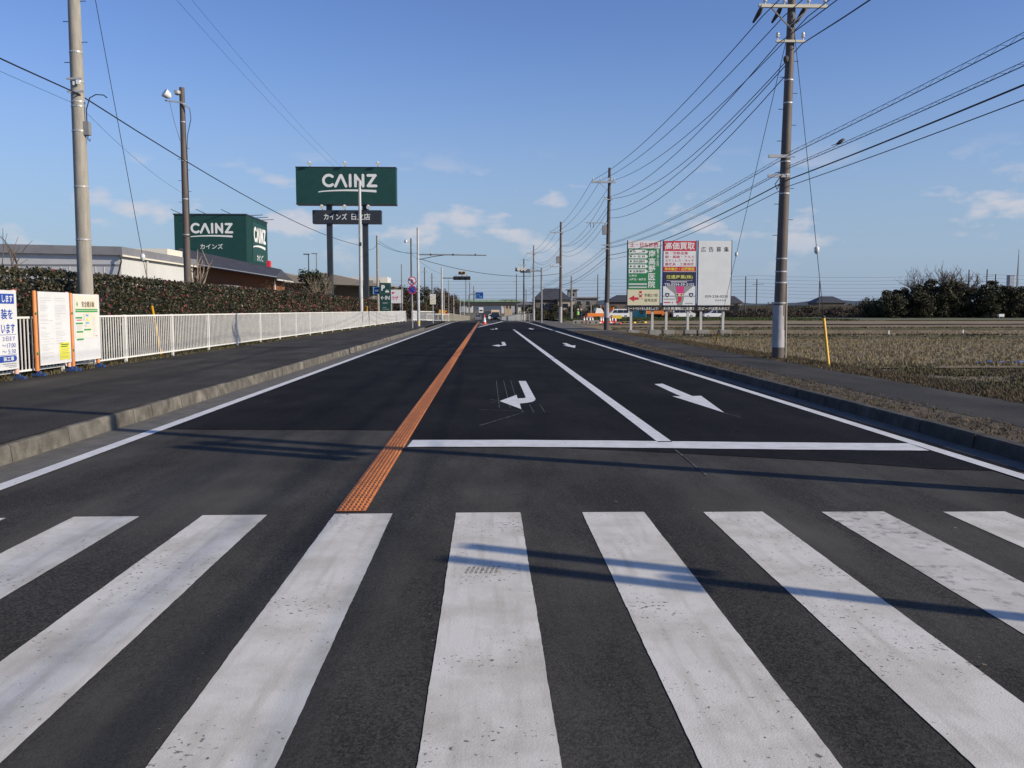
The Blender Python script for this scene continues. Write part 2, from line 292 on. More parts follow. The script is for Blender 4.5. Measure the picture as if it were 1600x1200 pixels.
# ------------------------------------------------------------------ geometry helpers
class MB:
    def __init__(s): s.v = []; s.f = []
    def quad(s, a, b, c, d):
        n = len(s.v); s.v += [tuple(a), tuple(b), tuple(c), tuple(d)]; s.f.append((n, n+1, n+2, n+3)); return s
    def poly(s, pts):
        n = len(s.v); s.v += [tuple(p) for p in pts]; s.f.append(tuple(range(n, n+len(pts)))); return s
    def box(s, x0, x1, y0, y1, z0, z1, mtx=None):
        n = len(s.v)
        p = [(x0,y0,z0),(x1,y0,z0),(x1,y1,z0),(x0,y1,z0),(x0,y0,z1),(x1,y0,z1),(x1,y1,z1),(x0,y1,z1)]
        if mtx: p = [tuple(mtx @ Vector(q)) for q in p]
        s.v += p
        s.f += [tuple(n+i for i in q) for q in ((0,3,2,1),(4,5,6,7),(0,1,5,4),(1,2,6,5),(2,3,7,6),(3,0,4,7))]; return s
    def bar(s, p0, p1, wdt, hgt, up=(0,0,1)):
        p0 = Vector(p0); p1 = Vector(p1); d = (p1-p0).normalized(); u = Vector(up)
        r = d.cross(u)
        if r.length < 1e-4: r = d.cross(Vector((1,0,0)))
        r.normalize(); u = r.cross(d); r *= wdt/2; u *= hgt/2
        n = len(s.v)
        s.v += [tuple(p) for p in (p0-r-u, p0+r-u, p0+r+u, p0-r+u, p1-r-u, p1+r-u, p1+r+u, p1-r+u)]
        s.f += [tuple(n+i for i in q) for q in ((0,3,2,1),(4,5,6,7),(0,1,5,4),(1,2,6,5),(2,3,7,6),(3,0,4,7))]; return s
    def tube(s, pts, rad, n=8, cap=True):
        pts = [Vector(p) for p in pts]
        if not isinstance(rad, (list, tuple)): rad = [rad]*len(pts)
        base = len(s.v); prev = None
        for i, p in enumerate(pts):
            d = (pts[min(i+1, len(pts)-1)] - pts[max(i-1, 0)]).normalized()
            if prev is None:
                a = d.cross(Vector((0,0,1)))
                if a.length < 1e-3: a = Vector((1,0,0))
                a.normalize()
            else:
                a = prev - d*prev.dot(d); a.normalize()
            prev = a; b = d.cross(a)
            for k in range(n):
                t = 2*math.pi*k/n
                s.v.append(tuple(p + (a*math.cos(t)+b*math.sin(t))*rad[i]))
        for i in range(len(pts)-1):
            for k in range(n):
                a0 = base+i*n+k; a1 = base+i*n+(k+1)%n
                s.f.append((a0, a1, a1+n, a0+n))
        if cap:
            s.f.append(tuple(base+k for k in reversed(range(n))))
            e = base+(len(pts)-1)*n; s.f.append(tuple(e+k for k in range(n)))
        return s
    def lathe(s, prof, n=12, c=(0,0,0)):
        base = len(s.v)
        for r, z in prof:
            for k in range(n):
                t = 2*math.pi*k/n; s.v.append((c[0]+r*math.cos(t), c[1]+r*math.sin(t), c[2]+z))
        for i in range(len(prof)-1):
            for k in range(n):
                a0 = base+i*n+k; a1 = base+i*n+(k+1)%n; s.f.append((a0, a1, a1+n, a0+n))
        s.f.append(tuple(base+k for k in reversed(range(n)))); e = base+(len(prof)-1)*n; s.f.append(tuple(e+k for k in range(n)))
        return s
    def prism(s, poly, y0, y1):                        # poly in (x,z), extruded along y
        n = len(s.v); k = len(poly)
        s.v += [(x, y0, z) for x, z in poly] + [(x, y1, z) for x, z in poly]
        s.f.append(tuple(n+i for i in range(k))); s.f.append(tuple(n+k+i for i in reversed(range(k))))
        for i in range(k):
            j = (i+1) % k; s.f.append((n+j, n+i, n+k+i, n+k+j))
        return s
    def disc(s, x, z, r, y, n=20):
        return s.poly([(x+r*math.cos(2*math.pi*k/n), y, z+r*math.sin(2*math.pi*k/n)) for k in range(n)])
    def flat(s, poly, z):                              # poly in (x,y) on the ground
        return s.poly([(x, y, z) for x, y in poly])
    def mesh(s, name):
        m = bpy.data.meshes.new(name); m.from_pydata(s.v, [], s.f); m.validate(); m.update(); return m
    def build(s, name, m, parent=None, smooth=False, fix=True, loc=None):
        me = s.mesh(name)
        if fix:
            b = bmesh.new(); b.from_mesh(me); bmesh.ops.recalc_face_normals(b, faces=b.faces); b.to_mesh(me); b.free()
        if smooth:
            me.polygons.foreach_set('use_smooth', [True]*len(me.polygons)); me.update()
            try: me.set_sharp_from_angle(angle=R(40))
            except Exception: pass
        return obj(name, me, m, parent, loc)
def obj(name, me, m, parent=None, loc=None):
    o = bpy.data.objects.new(name, me)
    if m is not None: me.materials.append(M[m] if isinstance(m, str) else m)
    col.objects.link(o)
    if parent: o.parent = parent
    if loc: o.location = loc
    return o
def tag(o, label, cat, group=None):
    o['label'] = label; o['category'] = cat
    if group: o['group'] = group
    return o
def thing(name, label, cat, loc=(0,0,0), rz=0, group=None):
    o = bpy.data.objects.new(name, None); col.objects.link(o); o.empty_display_size = 0.2
    o.location = loc; o.rotation_euler = (0, 0, rz)
    return tag(o, label, cat, group)
def struct(o): o['kind'] = 'structure'; return o
def stuff(o): o['kind'] = 'stuff'; return o
def child(src, parent, loc=None, rz=None):
    c = src.copy(); col.objects.link(c); c.parent = parent
    if loc is not None: c.location = loc
    if rz is not None: c.rotation_euler = (0, 0, rz)
    return c
def copy_tree(o, parent=None):
    c = o.copy(); col.objects.link(c); c.parent = parent
    for ch in list(o.children): copy_tree(ch, c)
    return c
_tc = {}
def text_mesh(s, bold):
    key = (s, bold)
    if key not in _tc:
        c = bpy.data.curves.new('lettering', 'FONT'); c.body = s; c.offset = bold; c.resolution_u = 3
        o = bpy.data.objects.new('tmp', c); col.objects.link(o)
        dg = bpy.context.evaluated_depsgraph_get(); dg.update()
        me = bpy.data.meshes.new_from_object(o.evaluated_get(dg))
        v = np.empty(len(me.vertices)*3); me.vertices.foreach_get('co', v); v = v.reshape(-1, 3)
        f = [tuple(p.vertices) for p in me.polygons]
        bpy.data.objects.remove(o); bpy.data.meshes.remove(me); bpy.data.curves.remove(c)
        _tc[key] = (v, f)
    return _tc[key]
def text(parent, s, x, z, wd, ht, m, y=0.0, bold=0.0, vertical=False):
    """flat print on a face that looks along local -Y, centred at (x, z), fitted to wd x ht"""
    if vertical:
        n = len(s)
        for i, ch in enumerate(s):
            if ch != ' ': text(parent, ch, x, z+ht/2-ht/n*(i+.5), wd, ht/n*.9, m, y, bold)
        return
    v, f = text_mesh(s, bold)
    mn = v.min(0); mx = v.max(0); c = (mn+mx)/2; d = mx-mn
    kx = wd/d[0] if wd else ht/d[1]; kz = ht/d[1] if ht else kx
    me = bpy.data.meshes.new('lettering')
    me.from_pydata([(x+(p[0]-c[0])*kx, y, z+(p[1]-c[1])*kz) for p in v], [], f); me.update()
    return obj('lettering', me, m, parent)
def panel(parent, x0, x1, z0, z1, m, y=0.0, name='printed_panel'):
    return MB().quad((x0,y,z0),(x1,y,z0),(x1,y,z1),(x0,y,z1)).build(name, m, parent, fix=False)
def bulk(name, V, F, m, parent=None):
    """fast mesh from numpy: V (n,3), F (k,4) or (k,3)"""
    me = bpy.data.meshes.new(name); k = F.shape[1]
    me.vertices.add(len(V)); me.vertices.foreach_set('co', V.astype(np.float32).ravel())
    me.loops.add(F.size); me.loops.foreach_set('vertex_index', F.astype(np.int32).ravel())
    me.polygons.add(len(F)); me.polygons.foreach_set('loop_start', np.arange(0, F.size, k, dtype=np.int32))
    try: me.polygons.foreach_set('loop_total', np.full(len(F), k, dtype=np.int32))
    except Exception: pass
    me.update(calc_edges=True)
    return obj(name, me, m, parent)
def leaf_arrays(P, size, up=0.3, aspect=0.5, fold=0.0):
    n = len(P); size = np.broadcast_to(np.asarray(size, float), (n,))[:, None]
    a = nprng.normal(size=(n, 3)); a[:, 2] += up; a /= np.linalg.norm(a, axis=1)[:, None]
    b = nprng.normal(size=(n, 3)); b -= a*(a*b).sum(1)[:, None]; b /= np.linalg.norm(b, axis=1)[:, None]
    V = np.stack([P - a*size*.5, P + b*size*.5*aspect, P + a*size*.5, P - b*size*.5*aspect], 1).reshape(-1, 3)
    return V, np.arange(4*n).reshape(n, 4)
def leaves(name, P, size, m, parent=None, up=0.3, aspect=0.55):
    V, F = leaf_arrays(P, size, up, aspect); return bulk(name, V, F, m, parent)
def blades(name, XY, z, h, wdt, m, lean=0.35, per=4, parent=None):
    """grass tufts: per blades of one triangle each at every XY"""
    n = len(XY); XY = np.repeat(XY, per, 0); z = np.repeat(np.broadcast_to(np.asarray(z, float), (n,)), per); h = np.repeat(np.broadcast_to(np.asarray(h, float), (n,)), per)
    k = n*per
    ang = nprng.uniform(0, 2*math.pi, k); ln = np.abs(nprng.normal(0, lean, k)); hh = h*nprng.uniform(.55, 1.15, k)
    base = np.stack([XY[:, 0]+nprng.normal(0, .03, k), XY[:, 1]+nprng.normal(0, .03, k), z], 1)
    d = np.stack([np.cos(ang), np.sin(ang), np.zeros(k)], 1); s = np.stack([-np.sin(ang), np.cos(ang), np.zeros(k)], 1)
    tip = base + d*(hh*ln)[:, None]; tip[:, 2] += hh
    V = np.stack([base - s*wdt/2, base + s*wdt/2, tip], 1).reshape(-1, 3)
    return stuff_or(bulk(name, V, np.arange(3*k).reshape(k, 3), m, parent))
def stuff_or(o): return o
def noise1(x, s=1.0): return math.sin(x*1.7*s+.3)*.5+math.sin(x*4.1*s+1.9)*.3+math.sin(x*9.3*s+4)*.2

# ================================================================== SETTING
ZP = [(-200,0),(100,0),(125,-.12),(150,-.38),(200,-1.0),(250,-1.5),(290,-1.85),(315,-1.85),(360,-1.0),(400,-.3),(500,.1),(900,.2),(6000,.2)]
def zr(y):
    for (a, za), (b, zb) in zip(ZP, ZP[1:]):
        if y <= b:
            t = max(0, (y-a)/(b-a)); return za+(zb-za)*t
    return ZP[-1][1]
def sm(t): t = max(0., min(1., t)); return t*t*(3-2*t)
def tz(x, y):                                            # natural ground
    zc = zr(y)-.12
    if x < 0:
        wl = sm((-x-4.7)/1.2); near = .15 + .1*sm((-x-9)/10)
        far = near if y < 100 else near + (zr(y)-near)*sm((y-100)/40)*(1-sm((-x-20)/30))
        return zc*(1-wl)+far*wl
    wr = sm((x-5.3)/1.0)
    a = .12 - .47*sm((x-7.8)/2.4)
    far = a if y < 95 else a + (zr(y)-.1-a)*sm((y-95)/40)*(1-sm((x-9)/14))
    return zc*(1-wr)+far*wr
xs = sorted(set([-3000,-1500,-700,-350,-200,-120,-80,-50,-35,-25,-18,-14,-12,-10,-9,-8,-7,-6.3,-5.7,-5.2,-4.7,-2,0,2,4,5.3,5.6,6.0,6.4,7,7.8,8.2,8.6,9,9.5,10.2,11,13,16,20,25,30,40,55,75,100,130,170,240,350,700,1500,3000]))
ys = sorted(set([-120,-60,-30,-10]+list(range(0,120,6))+list(range(120,420,10))+[450,500,600,800,1200,2000,3500,6000]))
g = MB(); nx = len(xs)
for y in ys:
    for x in xs: g.v.append((x, y, tz(x, y)))
for j in range(len(ys)-1):
    for i in range(nx-1): g.f.append((j*nx+i, j*nx+i+1, (j+1)*nx+i+1, (j+1)*nx+i))
ground = struct(g.build('ground', 'ground_grass', smooth=True, fix=False))

def strip(y0, y1, xl, xr, dz, step=4.0, zf=zr):
    b = MB(); y = y0; yy = []
    while y < y1-1e-6: yy.append(y); y += step if y < 130 else step*2.5
    yy.append(y1)
    for y in yy:
        a = xl(y) if callable(xl) else xl; c = xr(y) if callable(xr) else xr
        b.v += [(a, y, zf(y)+dz), (c, y, zf(y)+dz)]
    for i in range(len(yy)-1): b.f.append((2*i, 2*i+1, 2*i+3, 2*i+2))
    return b
road = struct(strip(-60, 900, -4.62, 5.2, 0.0).build('road', 'asphalt_old', fix=False))
# freshly laid surface course beyond the stop line, its seam slanting across the road
b = MB()
seam = [(-4.12,11.0),(-3.2,10.93),(-1.9,10.87),(-1.05,10.8),(-.8,9.75),(.4,9.5),(1.6,9.12),(2.6,8.75),(3.36,8.45),(4.2,8.0),(4.93,7.85)]
for x, y in seam: b.v.append((x, y, .004))
rows = [16, 24, 32.6, 40, 60, 80, 100, 106]
for yy in rows:
    for x, _ in seam: b.v.append((x, yy, .004+zr(yy)))
k = len(seam)
for j in range(len(rows)):
    for i in range(k-1): b.f.append((j*k+i, j*k+i+1, (j+1)*k+i+1, (j+1)*k+i))
b.build('resurfaced_layer', 'asphalt_new', road, fix=False)
strip(32.5, 32.62, -4.1, 4.9, .0075).build('paving_joint', 'asphalt_old', road, fix=False)
ZM = 0.009                                               # paint lies on top of the surface course
def ribbon(name, x, wd, y0, y1, m='road_paint', z=ZM): return strip(y0, y1, x-wd/2, x+wd/2, z).build(name, m, road, fix=False)
ribbon('edge_line', -4.06, .15, -20, 112); ribbon('edge_line', 4.74, .15, -20, 112)
ribbon('edge_line', -4.06, .15, 114, 420, z=.012); ribbon('edge_line', 4.74, .15, 114, 420, z=.012)
ribbon('lane_line', 1.985, .165, 9.72, 66)
b = MB(); N_ = 24                                        # stop line with a hand-laid wobble
for i in range(N_+1):
    t = i/N_; x = -.865+t*5.5; yc = 9.70-.42*t**1.5+.018*math.sin(7*t)
    b.v += [(x, yc-.25+.006*math.sin(40*t), ZM), (x+.02, yc+.25+.005*math.sin(33*t+1), ZM)]
for i in range(N_): b.f.append((2*i, 2*i+2, 2*i+3, 2*i+1))
b.build('stop_line', 'road_paint', road, fix=False)
# zebra crossing, every bar its own piece
bars = [(-5.49,.47),(-4.58,.47),(-3.66,.46),(-2.73,.465),(-1.825,.46),(-.9,.42),(0.005,.47),(.92,.455),(1.80,.44),(2.68,.46),(3.57,.46)]
for i, (x, wd) in enumerate(bars):
    if x < -4.1: continue
    y1 = 6.36 - .012*abs(x)**1.4; b = MB(); K = 110
    for j in range(K+1):
        y = 1.9+(y1-1.9)*j/K; e = .0012
        b.v += [(x-wd/2+rng.uniform(-e, e)+.002*noise1(y+x*3, 2), y, .003), (x+wd/2+rng.uniform(-e, e)+.002*noise1(y-x*5, 2), y, .003)]
    for j in range(K): b.f.append((2*j, 2*j+1, 2*j+3, 2*j+2))
    b.build('crosswalk_bar', 'crosswalk_paint_scuffed' if abs(x-2.68) < .01 else 'crosswalk_paint', road, fix=False)
# tyre print of mud on the middle bar
b = MB()
for i in range(7):
    x = -.13+i*.028; sk = .02
    b.flat([(x, 4.86+rng.uniform(-.02,.02)), (x+.014, 4.86), (x+.014+sk, 5.0), (x+sk, 5.0+rng.uniform(-.02,.02))], .0045)
b.build('tyre_mark', 'mud', road, fix=False)
# arrows
turn = [(.65,18.23),(.8,18.22),(.80,14.55),(.775,14.3),(.72,14.08),(.64,13.95),(.51,13.82),(.505,13.05),(.2,14.22),(.51,15.26),(.505,14.62),(.62,14.68),(.65,14.8)]
def turn_arrow(dy, z=ZM):
    t = [(x, y+dy) for x, y in turn]
    b = MB()
    b.flat([t[0], t[12], t[2], t[1]], z); b.flat([t[12], t[11], t[10], t[6], t[5], t[4], t[3], t[2]], z); b.flat([t[9], t[8], t[7], t[6], t[10]], z)
    return b
for i, dy in enumerate((0, 22.3, 52.8)): turn_arrow(dy).build('turn_arrow', 'road_paint', road)
stra = [(3.31,17.4),(3.49,17.5),(3.50,14.95),(3.66,15.0),(3.39,12.5),(3.15,14.95),(3.29,14.9)]
for dy in (0, 21.6, 53.5):
    t = [(x+.01, y+dy) for x, y in stra]; b = MB(); b.flat([t[0], t[6], t[2], t[1]], ZM); b.flat([t[6], t[5], t[4], t[3], t[2]], ZM); b.build('straight_arrow', 'road_paint', road)
# chalk setting-out lines round the nearest arrow and beyond the lane line
def chalk(p, q, wd=.012):
    return MB().bar((p[0], p[1], ZM-.001), (q[0], q[1], ZM-.001), wd, .001).build('chalk_line', 'chalk', road)
for x in (.19, .34, .49): chalk((x, 18.4), (x+rng.uniform(-.02,.02), 13.2))
for x in (.5, .66, .82): chalk((x, 13.7), (x+.01, 12.6))
chalk((.05,14.05),(.42,14.4)); chalk((.05,14.5),(.35,14.0)); chalk((.55,12.7),(-.1,11.2), .01); chalk((1.99,9.2),(1.96,7.75), .016).location.z = -.004; chalk((-.15,13.0),(.9,12.75), .01)
chalk((3.4,12.45),(3.47,11.95),.02); chalk((3.3,12.3),(3.55,12.2),.015)
# hatched island before the bridge
b = MB(); b.flat([(-.86,75),(-.66,75),(2.1,111),(1.75,111)], ZM); b.build('island_line', 'road_paint', road)
b = MB(); b.flat([(-.82,84),(-.30,84),(.9,100.2),(-.82,100.2)], ZM-.002); b.build('island_surface', 'gutter_concrete', road)
# raised orange centre line: plinth with rows of ribs
strip(6.42, 112, -1.115, -.895, .006).build('centre_line', 'orange_paint', road, fix=False)
V = []; F = []
y = 6.47
while y < 46:
    for kx in range(6):
        x = -1.105+.0175+kx*.035; hw, hl, h = .0105, .022, .011
        n = len(V)
        V += [(x-hw,y-hl,.0062),(x+hw,y-hl,.0062),(x+hw,y+hl,.0062),(x-hw,y+hl,.0062),(x-hw*.6,y-hl*.6,.0062+h),(x+hw*.6,y-hl*.6,.0062+h),(x+hw*.6,y+hl*.6,.0062+h),(x-hw*.6,y+hl*.6,.0062+h)]
        F += [(n+4,n+5,n+6,n+7),(n,n+1,n+5,n+4),(n+1,n+2,n+6,n+5),(n+2,n+3,n+7,n+6),(n+3,n,n+4,n+7)]
    y += .085
stuff(bulk('centre_line_ribs', np.array(V), np.array(F), 'orange_paint', road))

# gutters, kerbs, pavements
struct(strip(-20, 105, -4.62, -4.14, .006).build('gutter_left', 'gutter_concrete', fix=False))
struct(strip(-20, 105, 4.93, 5.2, .006).build('gutter_right', 'gutter_concrete', fix=False))
def kerb(name, x, side, hgt, top, y0, y1, mt):
    base = struct(strip(-20, y1, x if side > 0 else x-top, x+top if side > 0 else x, -.03).build(name, mt, fix=False))
    L_ = .6
    prof = [(0,0),(.02,hgt-.02),(.035,hgt),(top,hgt),(top,0)]
    def block(l):
        b = MB(); gp = .006; pr = [(side*px, pz) for px, pz in prof]; k = len(pr)
        b.v += [(px, gp, pz) for px, pz in pr] + [(px, l-gp, pz) for px, pz in pr]
        b.f.append(tuple(range(k))); b.f.append(tuple(range(2*k-1, k-1, -1)))
        for i in range(k-1): b.f.append((i, i+1, k+i+1, k+i))
        return b
    first = None; y = y0; n = 0
    while y < y1 and n < 130:
        if first is None: first = block(L_).build('kerb_block', mt, base); o = first
        else: o = child(first, base)
        o.location = (x+rng.uniform(-.006,.006), y, rng.uniform(-.006,.004)); o.rotation_euler = (0, 0, rng.uniform(-.006,.006)); y += L_; n += 1
    if y < y1: block(y1-y).build('kerb_run', mt, base, loc=(x, y, 0))
    return base
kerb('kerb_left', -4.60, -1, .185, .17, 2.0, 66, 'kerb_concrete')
kerb('kerb_right', 5.18, 1, .16, .15, 2.0, 78, 'kerb_shaded')
strip(2, 105, 5.155, 5.175, .008)
struct(MB().box(-4.76,-4.6,66,104,0,.07).build('kerb_ramp_left', 'kerb_concrete'))
struct(MB().box(5.18,5.33,78,104,0,.07).build('kerb_ramp_right', 'kerb_concrete'))
def wob(c, a, s): return lambda y: c+a*noise1(y, s)
struct(strip(-20, 112, wob(-8.68,.03,.9), wob(-4.69,.025,1.7), .193, .6).build('sidewalk_left', 'asphalt_walk', fix=False))
struct(strip(-20, 56, wob(6.05,.09,.8), wob(7.62,.05,.7), .15, .7).build('sidewalk_right', 'asphalt_walk', fix=False))
struct(strip(56, 118, 5.35, wob(7.75,.05,.7), .15, 1.5).build('sidewalk_far', 'asphalt_walk_pale', fix=False))
struct(strip(-20, 56, 5.33, 6.3, .146, 1.0).build('verge', 'verge_dirt', fix=False))
struct(strip(-20, 104, -11.4, -8.6, .175, 2.0).build('hedge_bed', 'soil', fix=False))
struct(strip(-20, 60, 7.55, 8.7, .12, 2.0).build('verge_outer', 'verge_dirt', fix=False))
# side street opening beyond the left pavement and yard of the shop
struct(MB().box(-60,-11.4,-20,104,.0,.27).build('shop_yard', 'gravel'))

# paddies right of the road
def paddy(name, y0, y1, m, z, x0=10.4, skew=0.0):
    b = MB(); nx_, ny_ = 40, 10
    for j in range(ny_+1):
        for i in range(nx_+1):
            x = x0+(170-x0)*(i/nx_)**1.6; y = y0+(y1-y0)*j/ny_+skew*(x-x0)
            b.v.append((x, y, z+(.025 if y > y0+.1 else 0)*math.sin(x*.9+y)*math.sin(y*1.3)))
    for j in range(ny_):
        for i in range(nx_): a = j*(nx_+1)+i; b.f.append((a, a+1, a+nx_+2, a+nx_+1))
    return struct(b.build(name, m, smooth=True, fix=False))
paddy('paddy_stubble_near', 27, 54, 'paddy_stubble', -.315)
paddy('paddy_far', 55.5, 76, 'paddy_soil', -.29)
paddy('paddy_middle', 77.5, 101, 'paddy_soil', -.30)
paddy('paddy_back', 103, 138, 'paddy_soil', -.29, 12)
paddy('meadow', 139.5, 200, 'meadow', -.22, 12)
def ridge(y, hgt, wd, m, x0, x1, skew=0.0, z=-.3):
    b = MB(); n = 70
    for i in range(n+1):
        x = x0+(x1-x0)*(i/n)**1.3; yc = y+skew*(x-x0)+.25*noise1(x, .4); h = hgt*(.75+.35*noise1(x, 1.3))
        b.v += [(x, yc-wd/2, z), (x, yc-wd*.3, z+h), (x, yc+wd*.3, z+h*.95), (x, yc+wd/2, z)]
    for i in range(n):
        for k in range(3): a = 4*i+k; b.f.append((a, a+4, a+5, a+1))
    return struct(b.build('field_ridge', m, fix=False))
ridge(54.8, .22, 1.1, 'levee', 10.5, 165); ridge(76.8, .26, 1.2, 'levee', 11, 165, -.01); ridge(102, .15, .8, 'levee_sheet', 13, 165, .05); ridge(138.8, .2, .9, 'levee', 24, 165, .03)

# vegetation on the ground (nobody could count it)
def g_add(name, xy, z, h, wd, m, lean=.4, per=4):
    o = blades(name, xy, z, h, wd, m, lean, per); return stuff(o)
def uni(n, x0, x1, y0, y1, py=1.0):
    return np.stack([nprng.uniform(x0, x1, n), y0+(y1-y0)*nprng.uniform(0, 1, n)**py], 1)
def tzv(xy): return np.array([tz(x, y) for x, y in xy])
v_ = uni(5200, 5.36, 6.25, 5, 56, 1.5); v_ = v_[nprng.uniform(0,1,len(v_)) < np.clip((6.28-v_[:,0])*1.6, 0, 1)*(.45+.55*(np.sin(v_[:,1]*2.1)+np.sin(v_[:,1]*5.3+v_[:,0]*7)>-.2))]
tag(g_add('verge_grass', v_, .145, .040, .012, 'grass_verge', 1.5, 5), 'dead trampled grass on the dirt verge along the right kerb', 'grass')
v_ = np.concatenate([uni(5000, 7.62, 8.75, 10, 50, 1.4), uni(6500, 7.7, 11.5, 12, 50, 1.4), uni(6500, 8.5, 24, 13, 29, 1.2)])
tag(g_add('roadside_grass', v_, np.maximum(tzv(v_), np.where(v_[:,0] < 8.72, .12, -9)), .07, .02, 'grass_verge', 1.0, 5), 'dry roadside grass on the bank between pavement and field', 'grass')
v_ = uni(15000, 8.6, 30, 13, 30, 1.0); v_ = v_[(np.sin(v_[:,0]*1.1+v_[:,1]*.7)+np.sin(v_[:,0]*.37-v_[:,1]*1.9)) > -.45]
tag(g_add('mossy_grass', v_, tzv(v_), .10, .035, 'grass_mossy', .7, 5), 'low mossy grass at the near edge of the field', 'grass')
v_ = uni(16000, 10.5, 62, 27.5, 54, 1.2); v_[:, 1] = np.where(nprng.uniform(0,1,len(v_)) < .7, np.round(v_[:,1]/.3)*.3, v_[:,1])
tag(g_add('rice_stubble', v_, -.30, .14, .028, 'grass_stubble', .7, 5), 'pale rice stubble standing in rows in the near paddy', 'stubble')
v_ = uni(6000, 11, 70, 56, 76)
tag(g_add('sparse_stubble', v_, -.29, .07, .04, 'grass_dry', .8, 3), 'short flattened stubble scattered over the bare paddies', 'stubble')
v_ = np.concatenate([np.stack([nprng.uniform(10.5, 90, 2200), yy+nprng.normal(0, .4, 2200)], 1) for yy in (54.8, 76.8)])
tag(g_add('ridge_weeds', v_, -.12, .16, .05, 'grass_mossy', .6, 4), 'dark weeds growing along the field ridges', 'weeds')
v_ = uni(7000, 13, 60, 139, 178)
tag(g_add('meadow_grass', v_, -.22, .28, .10, 'grass_green', .5, 4), 'green grass strip in front of the parked work vehicles', 'grass')
v_ = uni(5200, -9.7, -8.72, 12, 90, 1.4)
tag(g_add('hedge_bed_weeds', v_, .175, .09, .02, 'grass_mossy', .8, 4), 'weeds and leaf litter under the white fence', 'weeds')

n_ = 900; P = np.stack([np.where(nprng.uniform(0,1,n_) < .6, -4.55+np.abs(nprng.normal(0,.22,n_)), np.where(nprng.uniform(0,1,n_) < .5, nprng.uniform(-3.9,4.6,n_), -4.8-np.abs(nprng.normal(0,.8,n_)))), 3+45*nprng.uniform(0,1,n_)**1.6, np.zeros(n_)], 1)
P[:, 2] = np.where(P[:, 0] < -4.77, .196, np.where(P[:, 0] < -4.14, .011, .012)); P = P[(P[:, 0] > -8.5) & ((P[:, 0] < -4.78) | (P[:, 0] > -4.58))]
V, F = leaf_arrays(P, nprng.uniform(.008, .035, len(P)), 0, .6); V[:, 2] = np.repeat(P[:, 2], 4)+np.abs(V[:, 2]-np.repeat(P[:, 2], 4))*.3
tag(stuff(bulk('leaf_litter', V, F, 'grass_dry')), 'scattered dry leaf litter and grit along the left gutter', 'litter')

# ================================================================== LEFT SIDE
# ---- white railing along the pavement
def railing(name, label, posts, x, z0, top, nbars, bar_r, m, max_bars=300, group=None, ends=True):
    f = thing(name, label, 'fence', (x, posts[0], z0), 0, group)
    h = top
    pm = MB().box(-.028,.028,-.028,.028,0,h+.01).build('post', m, f)
    for i, y in enumerate(posts[1:]): child(pm, f, (0, y-posts[0], 0))
    bm_ = MB().box(-.009,.009,-bar_r,bar_r,.14,h-.03); first = None; cnt = 0; rest = MB()
    rail = None
    for a, b_ in zip(posts, posts[1:]):
        l = b_-a
        if rail is None or abs(l-rail[1]) > .02:
            r1 = MB().box(-.02,.02,.03,l-.03,h-.04,h).build('top_rail', m, f, loc=(0, a-posts[0], 0))
            r2 = MB().box(-.018,.018,.03,l-.03,.105,.14).build('bottom_rail', m, f, loc=(0, a-posts[0], 0)); rail = (r1, l, r2)
        else: child(rail[0], f, (0, a-posts[0], 0)); child(rail[2], f, (0, a-posts[0], 0))
        for k in range(nbars):
            y = a-posts[0]+l*(k+1)/(nbars+1)
            if cnt < max_bars:
                if first is None: first = bm_.build('baluster', m, f, loc=(0, y, 0))
                else: child(first, f, (0, y, 0))
                cnt += 1
            else: rest.box(-.009,.009,y-bar_r,y+bar_r,.14,h-.03)
    if rest.v: stuff(rest.build('far_balusters', m, f))
    return f
FX = -8.9
posts = [22.01+3.25*i for i in range(-2, 24)]
railing('white_railing', 'long white steel railing with thin vertical bars along the hedge', posts, FX, .19, 1.16, 23, .011, 'fence_white')
MB().tube([(0,0,1.13),(0,.45,1.1),(0,.75,.9),(0,.85,.55),(0,.85,0)], .025, 8).build('rail_end', 'fence_white', [o for o in col.objects if o.name == 'white_railing'][0], loc=(0, posts[-1]-posts[0], 0))

# ---- notice boards standing on the pavement against the railing
def notice(label, x, y0, y1, top=1.66, post_m='orange_cushion', far_m='pink_cushion', x0=.07, x1=.03):
    wd = y1-y0
    t = thing('notice_board', label, 'notice board', (x, y0, .19), R(90))
    for i, px in enumerate((.03, wd-.03)):
        MB().lathe([(.04,.10),(.04,top-.02),(.028,top)], 10, (px, .035, 0)).build('padded_post', post_m if i == 0 else far_m, t, smooth=True)
        MB().box(px-.05,px+.05,-.12,.12,0,.05).box(px-.03,px+.03,-.03,.03,.05,.10).build('foot', 'foot_blue', t)
    p = MB().box(x0,wd-x1,-.02,-.006,.20,top-.015).build('panel', 'board_white', t)
    for z in (.42, 1.2): MB().box(-.012,.02,-.012,-.006,z,z+.045).build('clip', 'ink_greenprint', t)
    return t, p, wd
t, p, wd = notice('white roadworks notice board with big blue lettering at the picture edge', FX+.16, 15.35, 16.72)
Y = -.024
b0, b1 = .09, wd-.09
panel(p, b0, b1-.03, 1.40, 1.58, 'ink_blue', Y); text(p, 'します', b1-.26, 1.49, .36, .13, 'ink_white', Y-.004, .02)
text(p, '装を', b1-.29, 1.21, .40, .19, 'ink_blue', Y, .02); text(p, 'います', b1-.27, .92+.03, .46, .18, 'ink_blue', Y, .02)
panel(p, b0, b1, .835, .842, 'ink_blue', Y); text(p, '21日まで', b1-.26, .765, .42, .085, 'ink_blue', Y); text(p, '～17:00', b1-.27, .64, .46, .08, 'ink_blue', Y); text(p, '～ 5:30', b1-.27, .53, .46, .08, 'ink_blue', Y)
panel(p, b0, b1, .465, .472, 'ink_blue', Y)
